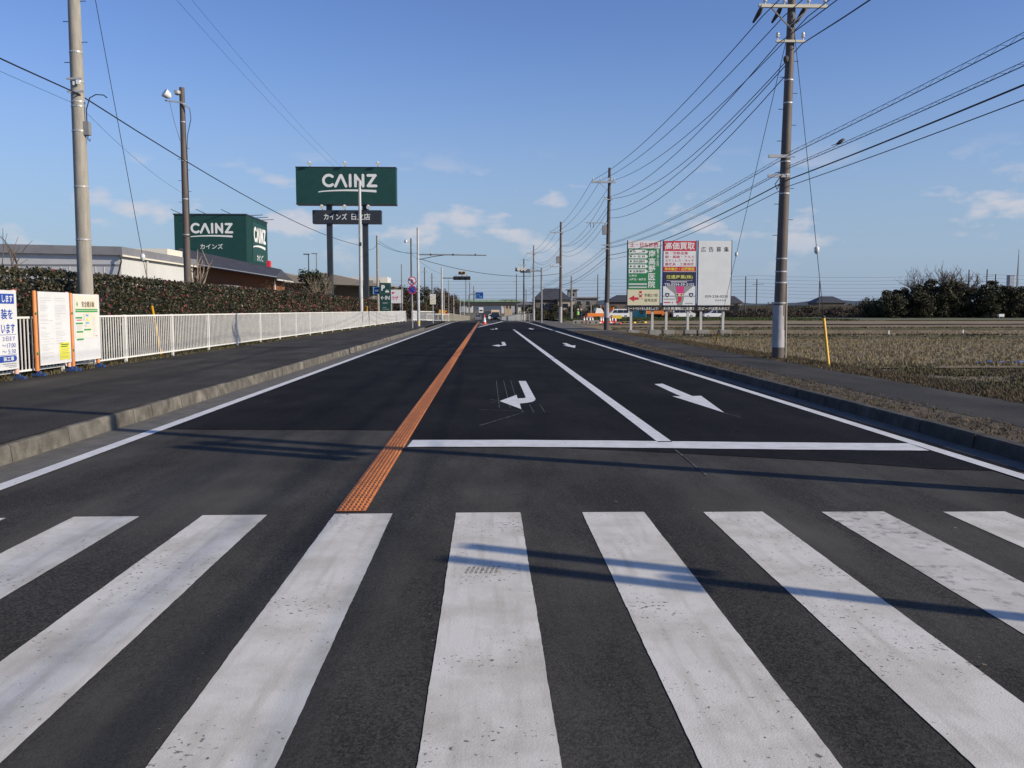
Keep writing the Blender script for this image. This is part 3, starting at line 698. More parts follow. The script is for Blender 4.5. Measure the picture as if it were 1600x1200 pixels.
MB().poly([(b0,Y,.34),(b1-.08,Y,.34),(b1-.03,Y,.36),(b1-.015,Y,.40),(b1-.03,Y,.44),(b1-.08,Y,.455),(b0,Y,.455)]).build('printed_pill', 'ink_blue', p)
text(p, '装工事', b1-.30, .398, .36, .08, 'ink_white', Y-.004, .02)
for z, l in ((.30,.5),(.265,.42),(.235,.3)): panel(p, b1-l, b1-.04, z, z+.014, 'ink_grey', Y, 'printed_line')
t, p, wd = notice('white notice board covered in faint fine print with a yellow slip', FX+.16, 17.42, 18.80)
zz = 1.52
while zz > .30:
    for c0 in (.13, wd*.52):
        l = rng.uniform(.2, .50)
        if rng.random() < .8 and not (zz < .58 and c0 > .3): panel(p, c0, c0+l, zz, zz+.010, 'ink_faint', Y, 'printed_line')
    zz -= rng.choice((.028, .034, .05))
panel(p, wd*.62, wd-.10, .27, .62, 'paper_yellow', Y, 'yellow_slip')
for i, z in enumerate((.57,.53,.48,.44,.40,.32)): panel(p, wd*.66, wd-.14-(.05 if i % 2 else 0), z, z+(.018 if i < 2 else .008), 'ink_darkgreen' if i < 2 else 'ink_grey', Y-.004, 'printed_line')
t, p, wd = notice('white safety notice board with brown heading and green bars beside the pole', FX+.17, 18.90, 20.16, 1.64, 'orange_cushion', 'orange_cushion', .02, -.01)
panel(p, .075, wd-.075, .68, 1.60, 'paper_cream', Y, 'poster')
MB().box(.15,.22,Y-.005,Y-.003,1.40,1.425).box(.1735,.1965,Y-.0052,Y-.0032,1.36,1.465).build('green_cross', 'ink_greenprint', p)
text(p, '安全掲示板', wd*.56, 1.41, .62, .13, 'ink_brown', Y-.004, .01)
for x0_, x1_, z, m_ in ((.1,1.16,1.255,'ink_greenprint'),(.1,1.16,1.29,'ink_greenprint'),(.1,.40,1.12,'ink_greenprint'),(.1,.42,1.0,'ink_greenprint'),(.12,.42,.82,'ink_greenprint'),(.47,.80,.86,'ink_greenprint')):
    panel(p, x0_, min(x1_, wd-.1), z-.0175+(0 if z != 1.29 else .012), z+(.0175 if z != 1.29 else .02), m_, Y-.004, 'printed_bar')
panel(p, .12, .42, .675-.03, .675, 'ink_greenprint', Y-.008, 'printed_bar')
for x0_, x1_, z0_, z1_, m_ in ((.58,.70,1.15,1.19,'ink_skyblue'),(.55,.72,.99,1.02,'ink_skyblue'),(.45,.53,1.05,1.12,'ink_faint'),(.47,.52,1.14,1.20,'ink_faint'),(.60,.68,1.04,1.1,'paper_yellow'),(.5,.62,.92,.97,'ink_faint'),(.14,.38,1.06,1.08,'ink_pink')):
    panel(p, x0_, x1_, z0_, z1_, m_, Y-.004, 'printed_patch')
for i in range(16): panel(p, .88, .88+rng.uniform(.1,.22), .72+i*.027, .728+i*.027, 'ink_faint', Y-.004, 'printed_line')
for i in range(8): panel(p, .13, .13+rng.uniform(.1,.28), .86+i*.014, .866+i*.014, 'ink_faint', Y-.004, 'printed_line')
panel(p, 1.02, 1.10, .705, .72, 'ink_pink', Y-.006, 'printed_patch')

# ---- camellia hedge, clipped sections
HT, HX0, HX1 = 2.18, -11.0, -9.75
def hedge(label, y0, y1, dens, size):
    t = thing('camellia_hedge', label, 'hedge', (0, y0, .18), 0, 'clipped camellia hedge sections')
    l = y1-y0; nseg = max(4, int(l/1.2)); b = MB()
    for i in range(nseg+1):
        y = l*i/nseg; tp = HT-.16+.05*noise1(y+y0, .8); e = .18 if i in (0, nseg) else 0.0
        b.v += [(HX1-.13-e*.3, y, 0), (HX1-.13-e*.3+.03*noise1(y+y0), y, tp-.1-e), (HX1-.3, y, tp-e), (HX0+.2, y, tp-e), (HX0+.15, y, 0)]
    for i in range(nseg):
        for k in range(4): a = 5*i+k; b.f.append((a, a+1, a+6, a+5))
    b.f.append((0,1,2,3,4)); e = 5*nseg; b.f.append((e+4,e+3,e+2,e+1,e))
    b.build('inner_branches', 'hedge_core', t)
    n = int(dens*l*3.6)
    u = nprng.uniform(0, 1, n); yy = nprng.uniform(-.04, l+.04, n); P = np.zeros((n, 3)); P[:, 1] = yy
    wv = .03*np.sin((yy+y0)*1.9)+.02*np.sin((yy+y0)*5.1+1)
    front = u < .62
    P[:, 2] = np.where(front, nprng.uniform(.05, HT, n), HT+nprng.normal(0, .035, n)-.02+wv*.7)
    P[:, 0] = np.where(front, HX1-np.abs(nprng.normal(0, .06, n))+wv+.04*np.sin(P[:, 2]*5+yy*3), nprng.uniform(HX0, HX1, n))
    P[:, 2] += np.where((P[:, 0] > HX1-.14) & ~front, -.06, 0)
    endm = np.minimum(yy, l-yy) < .2; P[:, 2] -= np.where(endm & (P[:, 2] > HT-.25), nprng.uniform(0, .25, n), 0)
    lv = leaves('foliage', P, nprng.uniform(.7, 1.25, n)*size, 'leaf_hedge', t, .2, .5); stuff(lv)
    # shoots that escaped the last trim
    ns = int(l*1.0); S = []
    for _ in range(ns):
        yy_ = rng.uniform(0, l); x_ = rng.uniform(HX0+.1, HX1); hh = rng.uniform(.02, .08)
        for q in range(5): S.append((x_+rng.gauss(0,.02), yy_+rng.gauss(0,.02), HT+hh*q/4))
    stuff(leaves('shoots', np.array(S), size*.9, 'leaf_hedge', t, .8, .45))
    nf = int(l*9); yf = nprng.uniform(0, l, nf); C = np.stack([np.full(nf, HX1+.02)+nprng.normal(0,.02,nf), yf, np.abs(nprng.normal(1.3,.55,nf)).clip(.15, HT)], 1)
    fs = size*.8; Pf = np.repeat(C, 5, 0)+nprng.normal(0, fs*.22, (nf*5, 3))
    stuff(leaves('flowers', Pf, nprng.uniform(.5, 1.0, nf*5)*fs, 'flower_pink', t, 0.1, .8))
hd = [('leftmost section of the flowering hedge behind the notice boards', 11.0, 19.35, 620, .075),
      ('hedge section with pink flowers just right of the big concrete pole', 19.75, 33.9, 480, .085),
      ('short hedge section in front of the wood-clad shop building', 34.15, 42.7, 330, .10),
      ('long hedge section below the evergreen tree and tall green shop sign', 42.95, 62.3, 230, .12),
      ('short hedge section at the slim white pole before the tall sign', 62.6, 71.8, 190, .13),
      ('last low hedge section beside the green parking sign', 72.1, 79.5, 180, .13)]
for a in hd: hedge(*a)

# ---- poles
def pole(name, label, x, y, z0, h, r0, r1, m, cat='utility pole', n=14, bands=(), steps=None, lean=(0, 0), sheath=None, conduit=False):
    t = thing(name, label, cat, (x, y, z0))
    MB().tube([(0,0,-.3),(lean[0]*.5,lean[1]*.5,h*.5),(lean[0],lean[1],h)], [r0, (r0+r1)/2, r1], n).build('shaft', m, t, smooth=True)
    rad = lambda z: r0+(r1-r0)*z/h
    lx = lambda z: (lean[0]*z/h, lean[1]*z/h)
    for z in bands:
        a, c = lx(z); MB().lathe([(rad(z)+.008,0),(rad(z)+.008,.035)], n, (a, c, z)).build('steel_band', 'galvanised', t)
    if steps:
        z, dz, z1 = steps; k = 0
        while z < z1:
            s_ = 1 if k % 2 else -1; a, c = lx(z)
            MB().tube([(a+s_*rad(z)*.8,c,z),(a+s_*(rad(z)+.13),c,z)], .009, 6).build('step_bolt', 'pole_dark', t); z += dz; k += 1
    if sheath:
        a, c = lx(sheath[0]); d = rad(sheath[0])+.006
        MB().lathe([(d,0),(rad(sheath[1])+.006,sheath[1]-sheath[0])], n, (a, c, sheath[0])).build('guard_sheath', 'sheath', t, smooth=True)
    return t
def crossarm(t, z, xl, xr, lean=0, pins=(), m='galvanised', size=.075, y=-.14, brace=True):
    a = MB().box(xl, xr, y-size/2, y+size/2, z-size/2, z+size/2).build('crossarm', m, t)
    if brace:
        s_ = xl if abs(xl) > abs(xr) else xr
        MB().bar((s_*.55, y, z-.04), (0, y, z-.55), .03, .02).build('brace', 'pole_grey', t)
    for px in pins:
        i = MB().lathe([(.018,0),(.018,.06),(.05,.07),(.055,.10),(.03,.12),(.045,.14),(.04,.19),(.015,.21)], 10, (px, y, z+size/2)).build('insulator', 'insulator', a, smooth=True)
    return a
# big concrete pole behind the notice boards
t = pole('utility_pole', 'thick pale concrete utility pole behind the safety notice board', -9.30, 20.85, .17, 13.2, .178, .105, 'pole_concrete', n=20,
         bands=(2.9, 4.1, 5.35, 5.9, 6.0, 6.45, 7.1), steps=(6.9, .45, 12.5))
MB().bar((-.16,-.17,6.22),(.22,-.17,6.22),.03,.04).build('cable_bracket', 'galvanised', t)
MB().bar((-.16,-.17,6.50),(.18,-.17,6.50),.03,.04).build('cable_bracket', 'galvanised', t)
MB().box(.13,.25,-.08,.06,5.28,5.58).build('terminal_box', 'pole_grey', t)
MB().tube([(.20,-.02,5.28),(.20,-.02,5.18),(.24,-.02,5.14),(.25,-.02,5.2)], .012, 6).build('drop_cable', 'cable_black', t)
MB().tube([(.19,-.02,5.58),(.20,-.04,5.85),(.30,-.08,6.1),(.45,-.1,6.17),(.62,-.1,6.16),(.7,-.1,6.1)], .012, 6).build('drop_cable', 'cable_black', t)
MB().box(-.02,.02,-.19,-.165,6.36,6.44).box(.06,.14,-.20,-.165,6.38,6.47).build('clamp', 'ink_white', t)
# floodlight pole behind the hedge
t = pole('floodlight_pole', 'weathered pole with white floodlight standing behind the hedge', -12.0, 36, .25, 9.95, .155, .10, 'pole_brown', 'lamp post', bands=(4.2, 5.6, 7.1, 8.6, 9.3), steps=(5.5, .42, 8.0))
MB().bar((0,-.13,9.35),(-.62,-.13,9.42),.05,.05).bar((0,-.13,9.35),(.34,-.13,9.1),.05,.05).build('bracket', 'galvanised', t)
MB().lathe([(.05,0),(.13,.08),(.17,.26),(.175,.29)], 14).build('floodlight', 'ink_white', t, smooth=True, loc=(-.38, -.2, 9.52)).rotation_euler = (R(35), R(-50), 0)
MB().lathe([(.05,0),(.12,.05),(.13,.16),(.05,.2)], 12, (-.13,-.16,9.62)).build('ballast', 'galvanised', t, smooth=True)
MB().tube([(.33,-.13,9.1),(.36,-.13,8.7),(.2,-.1,8.1),(.13,0,7.6),(.15,0,4)], .014, 6).build('feed_cable', 'cable_black', t)
MB().tube([(-.45,-.13,9.4),(-.3,-.1,8.6),(-.13,0,7.9)], .008, 5).build('feed_cable', 'cable_black', t)
# slim white pole
t = pole('utility_pole', 'slim pale pole rising from the railing in front of the tall sign', -9.32, 66, .17, 10.75, .145, .10, 'pole_white', bands=(2.2, 5.2, 6.1, 8.6), n=12)
MB().box(-.1,.1,-.16,-.1,6.0,6.25).build('clamp', 'pole_dark', t)
t = pole('utility_pole', 'pale pole behind the green parking sign', -11.75, 96, .2, 9.2, .15, .12, 'pole_concrete', bands=(5.5, 8.8), n=10)
t = pole('utility_pole', 'pole with small lamp head behind the two round traffic signs', -9.5, 112, .2, 10.2, .13, .09, 'pole_brown', bands=(9.0,), n=10)
MB().bar((0,0,9.6),(-.45,-.1,9.75),.06,.06).build('bracket', 'galvanised', t); MB().lathe([(.05,0),(.2,.12),(.22,.3)], 10).build('floodlight', 'ink_white', t, loc=(-.5,-.15,9.7)).rotation_euler = (R(30), R(-55), 0)
t = pole('utility_pole', 'thin pole at the far end of the white railing', -9.2, 96.2, .18, 6.2, .075, .06, 'pole_grey', n=8)
# signal gantry pole with long bare arm
t = pole('gantry_pole', 'white steel pole with a long bare arm reaching over the road', -5.4, 70, .18, 7.7, .115, .085, 'pole_white', 'gantry', bands=(1.2, 5.3, 5.65), n=12)
MB().tube([(0,0,5.62),(2.6,0,5.60),(5.35,0,5.56)], [.055,.05,.04], 8).build('arm', 'pole_grey', t, smooth=True)
MB().tube([(0,0,5.2),(1.2,0,5.46),(2.1,0,5.58)], .03, 6).build('arm_stay', 'pole_dark', t)
for px in (1.0, 2.75, 4.5): MB().box(px-.05,px+.05,-.07,.07,5.53,5.68).build('clamp', 'pole_dark', t)
MB().tube([(1.0,0,5.68),(1.0,0,6.15)], .014, 6).build('aerial', 'pole_white', t)
MB().lathe([(.10,0),(.10,.5)], 10, (0,0,.55)).build('yellow_band', 'ink_yellow', t).scale = (1.18,1.18,.35)

# ---- small signs on posts
def post_sign(name, label, x, y, z0, h, r, cat='road sign', pm='pole_white'):
    t = thing(name, label, cat, (x, y, z0)); MB().tube([(0,0,-.2),(0,0,h)], r, 8).build('post', pm, t, smooth=True); return t
t = post_sign('road_sign', 'two round traffic signs with red rims on one thin post', -5.2, 62, .18, 3.65, .028)
p = MB().lathe([(.30,-.006),(.30,.006)], 28).build('no_crossing_disc', 'ink_red', t, loc=(0,-.045,3.30)); p.rotation_euler = (R(90),0,0)
MB().disc(0,0,.235,0).build('disc_face', 'ink_white', t, loc=(0,-.055,3.30))
MB().bar((-.04,0,.13),(.05,0,-.02),.05,.07,(0,1,0)).bar((.03,-.001,.0),(-.07,-.001,-.15),.04,.045,(0,1,0)).bar((.02,-.002,.02),(.09,-.002,-.14),.04,.045,(0,1,0)).bar((-.1,-.003,.02),(.09,-.003,.06),.03,.03,(0,1,0)).build('walker_symbol', 'ink_blue', t, loc=(0,-.06,3.30))
MB().bar((-.17,0,.17),(.17,0,-.17),.03,.035,(0,1,0)).build('red_slash', 'ink_red', t, loc=(0,-.09,3.30))
MB().lathe([(.30,-.006),(.30,.006)], 28).build('no_parking_disc', 'ink_red', t, loc=(0,-.045,2.68)).rotation_euler = (R(90),0,0)
MB().disc(0,0,.235,0).build('disc_face', 'ink_blue', t, loc=(0,-.055,2.68))
MB().bar((-.17,0,.17),(.17,0,-.17),.01,.05,(0,1,0)).build('red_slash', 'ink_red', t, loc=(0,-.062,2.68))
t = post_sign('info_sign', 'cream rectangular information sign on a post at the left kerb', -5.2, 85.5, .1, 2.9, .035)
p = MB().box(-.28,.28,-.06,-.04,1.9,2.88).build('panel', 'paper_cream', t)
for i in range(3): text(p, '日立', 0, 2.62-i*.27, .3, .2, 'ink_brown', -.064) if False else panel(p, -.16, .16, 2.50-i*.25, 2.66-i*.25, 'ink_cream', -.064, 'printed_patch')
# parking sign
t = thing('parking_sign', 'dark green sign reading P and IN with a left arrow', 'sign', (-10.85, 95, .2))
p = MB().box(-.6,.6,-.12,.12,1.05,4.13).build('panel', 'sign_green', t)
MB().box(-.4,-.3,-.05,.05,-.1,1.05).box(.3,.4,-.05,.05,-.1,1.05).build('legs', 'pylon_dark', t)
y = -.124
for a, c, d, e_ in ((-.5,.5,2.99,3.0),(-.5,.5,3.98,3.99),(-.5,-.49,3.0,3.98),(.49,.5,3.0,3.98)): panel(p, a, c, d, e_, 'ink_grey', y, 'outline')
text(p, 'P', -.2, 3.6, .38, .6, 'letter_white', y, .05)
MB().poly([(.02,y,3.12),(.42,y,3.12),(.42,y,3.25),(.36,y,3.29),(.31,y,3.40),(.13,y,3.40),(.08,y,3.29),(.02,y,3.25)]).build('car_symbol', 'letter_white', p)
MB().poly([(.14,y-.004,3.30),(.30,y-.004,3.30),(.27,y-.004,3.37),(.17,y-.004,3.37)]).build('car_symbol', 'sign_green', p)
text(p, '←IN', 0, 2.55, .95, .42, 'letter_white', y, .02)
for z, wd in ((2.02,.6),(1.92,.5),(1.5,.42),(1.32,.7)): panel(p, -.28, -.28+wd, z, z+.05, 'ink_grey', y, 'printed_line')
t = post_sign('bus_stop_sign', 'small blue square sign with a white bus symbol', -11.75, 95.2, .2, 3.75, .03, pm='pole_grey')
p = MB().box(-.42,.42,-.06,-.03,2.95,3.72).build('panel', 'ink_skyblue', t); panel(p, -.3, .3, 3.05, 3.6, 'sign_blue', -.064); panel(p, -.2, .2, 3.2, 3.42, 'ink_white', -.068, 'bus_symbol')
t = thing('shop_sign', 'white sign with pink heart and katakana behind the parking sign', 'sign', (-11.45, 112, .2))
p = MB().box(-.9,.85,-.1,.1,2.1,3.8).build('panel', 'board_white', t); MB().box(.5,.62,-.06,.06,-.1,2.1).box(-.62,-.5,-.06,.06,-.1,2.1).build('legs', 'pole_white', t)
text(p, 'ラザ', -.1, 2.72, .78, .5, 'ink_pink', -.104, .03)
MB().poly([(-.52,-.104,3.35),(-.40,-.104,3.2),(-.2,-.104,3.35),(-.16,-.104,3.5),(-.26,-.104,3.56),(-.34,-.104,3.48),(-.42,-.104,3.54),(-.5,-.104,3.48)]).build('heart_symbol', 'ink_pink', p)

# ---- tall shop sign on two columns
def strokes(parent, x, z, wd, ht, m, y, sw):
    """rounded stroke wordmark C A I N Z with an underline swoosh, fitted to wd x ht"""
    def arc(cx, cz, rx, rz, a0, a1, n=14): return [(cx+rx*math.cos(R(a0+(a1-a0)*i/n)), cz+rz*math.sin(R(a0+(a1-a0)*i/n))) for i in range(n+1)]
    U = [arc(.115,.5,.10,.44,48,312), [(.235,.04),(.33,.92),(.345,.92),(.43,.04)][:2], [(.345,.92),(.43,.04)], [(.508,.05),(.508,.95)], [(.605,.05),(.605,.95)], [(.605,.92),(.745,.08)], [(.745,.05),(.745,.95)], [(.835,.93),(.975,.93)], [(.965,.90),(.84,.10)], [(.835,.07),(.985,.07)]]
    x0 = x-wd/2; z0 = z-ht/2; k = 0
    o = MB()
    for pl in U:
        pts = [(x0+a*wd, z0+b*ht) for a, b in pl]; k += 1; yy = y-.0012*k
        for (ax, az), (bx, bz) in zip(pts, pts[1:]):
            dx, dz = bx-ax, bz-az; l = math.hypot(dx, dz); nx_, nz_ = -dz/l*sw/2, dx/l*sw/2
            k += 1; yy = y-.0006*k
            o.quad((ax+nx_,yy,az+nz_),(ax-nx_,yy,az-nz_),(bx-nx_,yy,bz-nz_),(bx+nx_,yy,bz+nz_))
        for (ax, az) in pts: k += 1; o.disc(ax, az, sw/2, y-.0006*k, 10)
    o.build('lettering', m, parent, fix=False)
    zb = z0-.42*ht; s = MB(); up = []; lo = []
    for i in range(17):
        tt = i/16; up.append((x0-.08*wd+tt*1.07*wd, zb+.20*ht*math.sin(math.pi*tt*.75)**.7*(1-.15*tt) + (.02*ht))); lo.append((x0-.08*wd+tt*1.07*wd, zb+.20*ht*math.sin(math.pi*tt*.75)**.7*(1-.15*tt)-(.06+.12*tt)*ht))
    for i in range(16): s.quad((lo[i][0],y,lo[i][1]),(lo[i+1][0],y,lo[i+1][1]),(up[i+1][0],y,up[i+1][1]),(up[i][0],y,up[i][1]))
    s.build('underline_swoosh', m, parent, fix=False)
t = thing('pylon_sign', 'tall green roadside shop sign on two dark columns with white lettering', 'sign', (-15.5, 100, .2))
for px in (-2.0, 1.97): MB().box(px-.29,px+.29,-.3,.3,-.2,12.95).build('column', 'pylon_dark', t)
p = MB().box(-5.48,5.48,-.75,.75,12.92,16.87).build('sign_box', 'sign_green', t)
MB().box(-5.52,5.52,-.79,.79,16.87,16.95).box(-5.52,5.52,-.79,.79,12.86,12.92).build('edge_trim', 'pylon_dark', t)
strokes(p, .42, 15.45, 5.95, 1.32, 'letter_white', -.755, .30)
p2 = MB().box(-3.78,3.78,-.55,.55,10.8,12.27).build('name_board', 'sign_charcoal', t)
text(p2, 'カインズ', -1.25, 11.55, 2.55, .68, 'letter_white', -.554, .012); text(p2, '日立店', 1.55, 11.55, 2.05, .72, 'letter_white', -.554, .012)
for z, pxs in ((16.95,(-3.95,-.1,3.5)),(12.27,(-2.7,-.2,2.4))):
    for px in pxs:
        s = MB().bar((px,-.2,z),(px,-.9,z+.32),.07,.07).build('spotlight', 'galvanised', t)
        MB().lathe([(.06,0),(.2,.12),(.22,.34)], 10).build('lamp_head', 'ink_white', s, smooth=True, loc=(px,-.95,z+.42)).rotation_euler = (R(125),R(-20),0)

# ---- shop buildings
def window_part(parent, x0, x1, z0, z1, y, m='glass_dark', frame='pole_grey', mull=1):
    f = MB()
    fw = .06
    f.box(x0,x1,y-.03,y,z0,z0+fw).box(x0,x1,y-.03,y,z1-fw,z1).box(x0,x0+fw,y-.03,y,z0+fw,z1-fw).box(x1-fw,x1,y-.03,y,z0+fw,z1-fw)
    for i in range(1, mull): c = x0+(x1-x0)*i/mull; f.box(c-fw/2,c+fw/2,y-.03,y,z0+fw,z1-fw)
    w_ = f.build('window', frame, parent)
    MB().quad((x0+fw,y-.008,z0+fw),(x1-fw,y-.008,z0+fw),(x1-fw,y-.008,z1-fw),(x0+fw,y-.008,z1-fw)).build('pane', m, w_, fix=False)
    return w_
# low white shop wing: local -Y faces the camera, +X side faces the road
t = thing('shop_wing', 'low white shop building with grey roof band behind the hedge', 'building', (-22.8, 56, .25))
MB().prism([(-24,0),(0,0),(0,4.75),(-24,5.25)], 0, 13.6).build('walls', 'wall_pale_grey', t)
MB().prism([(-24.3,5.05+.02),(.25,4.60),(.25,5.12),(-24.3,5.62)], -.25, 13.9).build('roof_band', 'roof_band', t)
MB().box(.02,.05,.05,13.5,.0,4.55).build('side_cladding', 'wall_white', t)
MB().box(.25,.32,-.28,13.95,4.52,4.62).build('gutter', 'trim_cream', t)
for i in range(44): MB().box(-23.8+i*.53,-23.75+i*.53,-.02,-.001,.0,3.9).build('cladding_rib', 'wall_white', t)
MB().box(-24,-.02,-.03,-.002,3.95,4.05).build('string_course', 'roof_band', t)
MB().tube([(.15,-.27,4.6),(.2,-.3,4.2),(.05,-.32,3.6),(-.1,-.3,3.2),(-.2,-.28,3.35)], .05, 7).build('drain_pipe', 'black_rubber', t)
MB().lathe([(.12,0),(.12,.3),(.35,.42),(.38,.55),(.15,.68)], 12, (-12.2,3,5.28)).build('roof_vent', 'ink_white', t, smooth=True)
MB().box(-3,-.4,9.4,12.6,5.0,5.65).build('roof_unit', 'trim_cream', t)
MB().box(.1,.18,4.0,4.2,.0,4.5).build('down_pipe', 'wall_white', t)
# cream roof-top parapet behind it, part of the main store
t = thing('store_building', 'main store with dark green cube tower and white wordmark', 'building', (-29.4, 110, .25))
tower = MB().prism([(-8.7,2.2),(0,2.2),(0,12.75),(-8.7,12.75)], 0, 10.4).build('tower', 'sign_green', t)
for i in range(23): MB().box(.002,.03,.2+i*.45,.24+i*.45,2.2,12.7).build('cladding_rib', 'sign_green', tower)
strokes(tower, -4.15, 11.15, 5.05, 1.15, 'letter_white', -.005, .27); text(tower, 'カインズ', -4.25, 8.95, 2.75, .62, 'letter_white', -.005, .012)
sgn = MB().box(.8,7.8,-.003,-.001,7.3,12.2).build('side_sign', 'sign_green', t)
sgn.parent = t; sgn.location = (.035, 2.0, 0); sgn.rotation_euler = (0, 0, R(90))
strokes(sgn, 4.3, 10.75, 5.6, 1.75, 'letter_white', -.005, .42); text(sgn, 'カインズ', 4.3, 7.9, 3.1, .85, 'letter_white', -.005, .02)
MB().box(-8.78,.08,-.08,10.48,12.75,12.9).build('tower_coping', 'pylon_dark', t)
for px in (-7.9,-4.9,-1.9): MB().bar((px,.3,12.9),(px-.75,-1.1,13.3),.06,.06).build('lamp_arm', 'pylon_dark', t)
for py in (2.2,5.0,7.8): MB().bar((-.3,py,12.9),(1.5,py,13.0),.07,.07).build('lamp_arm', 'pylon_dark', t)
MB().box(-40,-1.5,-6.0,-.1,0,5.0).build('store_wall', 'wall_white', t); MB().box(-9,-1.6,-6.1,-.1,5.0,6.2).build('parapet', 'trim_cream', t)
MB().box(-45,14,10.5,50,0,5.2).build('rear_hall', 'wall_grey', t); MB().prism([(0,5.0),(9,5.9),(16,4.4),(16,4.2),(0,4.8)], 3, 40).build('rear_roof', 'roof_beige', t)
MB().box(2.5,2.9,-.6,.2,5.0,7.2).build('red_panel', 'red_plastic', t)
# wood-clad garden shop with a mono-pitch roof falling towards the road
t = thing('garden_shop', 'wood-clad single-storey shop with sloping charcoal roof', 'building', (-18.6, 78, .25))
MB().prism([(-7.5,0),(-.15,0),(-.15,3.98),(-7.5,5.15)], .6, 5.0).build('walls', 'wood_brown', t)
for i in range(12): MB().box(-7.4,-.2,.575,.598,.3+i*.3,.325+i*.3).build('weatherboard', 'wood_brown', t)
rb = MB(); rb.v += [(-8.4,-.9,5.50),(.5,-.9,4.10),(.5,5.6,3.9),(-8.4,5.6,5.6),(-8.9,2.6,6.75),(.1,2.6,4.85)] + [(-8.4,-.9,5.32),(.5,-.9,3.92),(.5,5.6,3.72),(-8.4,5.6,5.42)]
rb.f += [(0,1,5,4),(4,5,2,3),(0,4,3),(1,2,5),(0,6,7,1),(1,7,8,2),(2,8,9,3),(3,9,6,0),(6,9,8,7)]; rb.build('roof', 'roof_dark', t)
MB().bar((-8.4,-.95,5.45),(.5,-.95,4.05),.06,.08).build('fascia', 'galvanised', t)
MB().box(.51,.62,-.9,5.6,3.75,3.87).build('gutter', 'wall_white', t)
MB().tube([(.0,.5,3.9),(.0,.5,0)], .06, 8).build('down_pipe', 'wall_white', t)
window_part(t, -2.6, -1.5, 1.7, 2.75, .57, 'wall_cream', 'wood_brown', 2); window_part(t, -4.4, -3.1, 1.7, 2.75, .57, 'wall_cream', 'wood_brown', 2)
t = thing('garden_kiosk', 'small cream kiosk with a flat canopy in front of the wood-clad shop', 'building', (-22.2, 72, .25))
MB().box(-3.4,0,0,3,0,3.0).build('walls', 'wall_cream', t); MB().box(-5,1.6,-1.0,3.2,3.05,3.2).build('canopy', 'galvanised', t)
MB().box(-1.0,-.3,-.02,-.002,.3,2.4).build('door', 'wall_brown', t); MB().box(1.3,1.42,-.8,-.68,0,3.05).build('canopy_post', 'galvanised', t); MB().box(-4.8,-4.68,-.8,-.68,0,3.05).build('canopy_post', 'galvanised', t)
MB().prism([(.3,0),(2.0,0),(2.0,1.7),(1.5,2.4),(.8,2.4),(.3,1.7)], 3.2, 5.5).build('greenhouse', 'glass_grey', t)
# restaurant with white fascia and hipped grey roof beyond the tall sign
t = thing('restaurant', 'single-storey building with white fascia and grey roof beyond the tall sign', 'building', (-21.3, 150, .2))
MB().box(-5,4.3,0,12,0,3.3).build('walls', 'wall_grey', t)
MB().prism([(-5.4,3.3),(4.9,3.3),(3.4,5.0),(-5.4,5.0)], -.5, 12).build('roof', 'roof_grey', t); MB().box(-5.2,4.2,3,9,5.0,6.9).build('fascia', 'wall_white', t)
for i in range(5): window_part(t, -4.6+i*1.8, -3.1+i*1.8, .6, 2.9, -.001, 'glass_grey', 'pylon_dark')
MB().box(3.0,4.3,2.6,2.9,5.0,6.4).build('roof_unit', 'trim_cream', t); MB().box(-3.5,-1,2.9,2.98,5.3,5.7).box(0,2.5,2.9,2.98,5.3,5.7).build('name_print', 'ink_faint', t)
MB().box(-5.4,-4.9,-1.2,-.9,.6,3.0).build('red_banner', 'red_plastic', t)
t = thing('grey_roofed_hall', 'long low hall with a shallow grey-brown roof left of the evergreen', 'building', (-27, 125, .2))
MB().box(-7,4,0,20,0,5.0).build('walls', 'wall_grey', t); MB().prism([(-8,5.0),(5.2,3.9),(5.2,4.2),(-1,6.4),(-8,6.6)], -.6, 20).build('roof', 'roof_beige', t)
t = thing('yellow_sign_board', 'low yellow board standing behind the hedge by the evergreen', 'sign', (-17.0, 82, .25))
MB().box(-.55,.55,-.04,.04,2.05,2.45).build('panel', 'ink_yellow', t); MB().box(-.4,-.34,-.03,.03,0,2.05).box(.34,.4,-.03,.03,0,2.05).build('legs', 'pole_grey', t)
for nm, lb, px, y, h, m_ in (('car_park_lamp', 'thin dark car park lamp post with a bent head', -19.9, 100, 7.4, 'pole_dark'), ('car_park_lamp', 'thin grey car park lamp post with a small blue plate', -19.4, 102, 7.6, 'pole_grey')):
    t = thing(nm, lb, 'lamp post', (px, y, .25)); MB().tube([(0,0,-.2),(0,0,h)], [.09,.06], 8).build('post', m_, t, smooth=True)
    MB().box(-.55,.1,-.12,.12,h-.05,h+.06).build('lamp_head', m_, t)
    if m_ == 'pole_grey': MB().box(-.3,.4,-.14,-.1,h-2.6,h-2.2).build('plate', 'sign_blue', t)

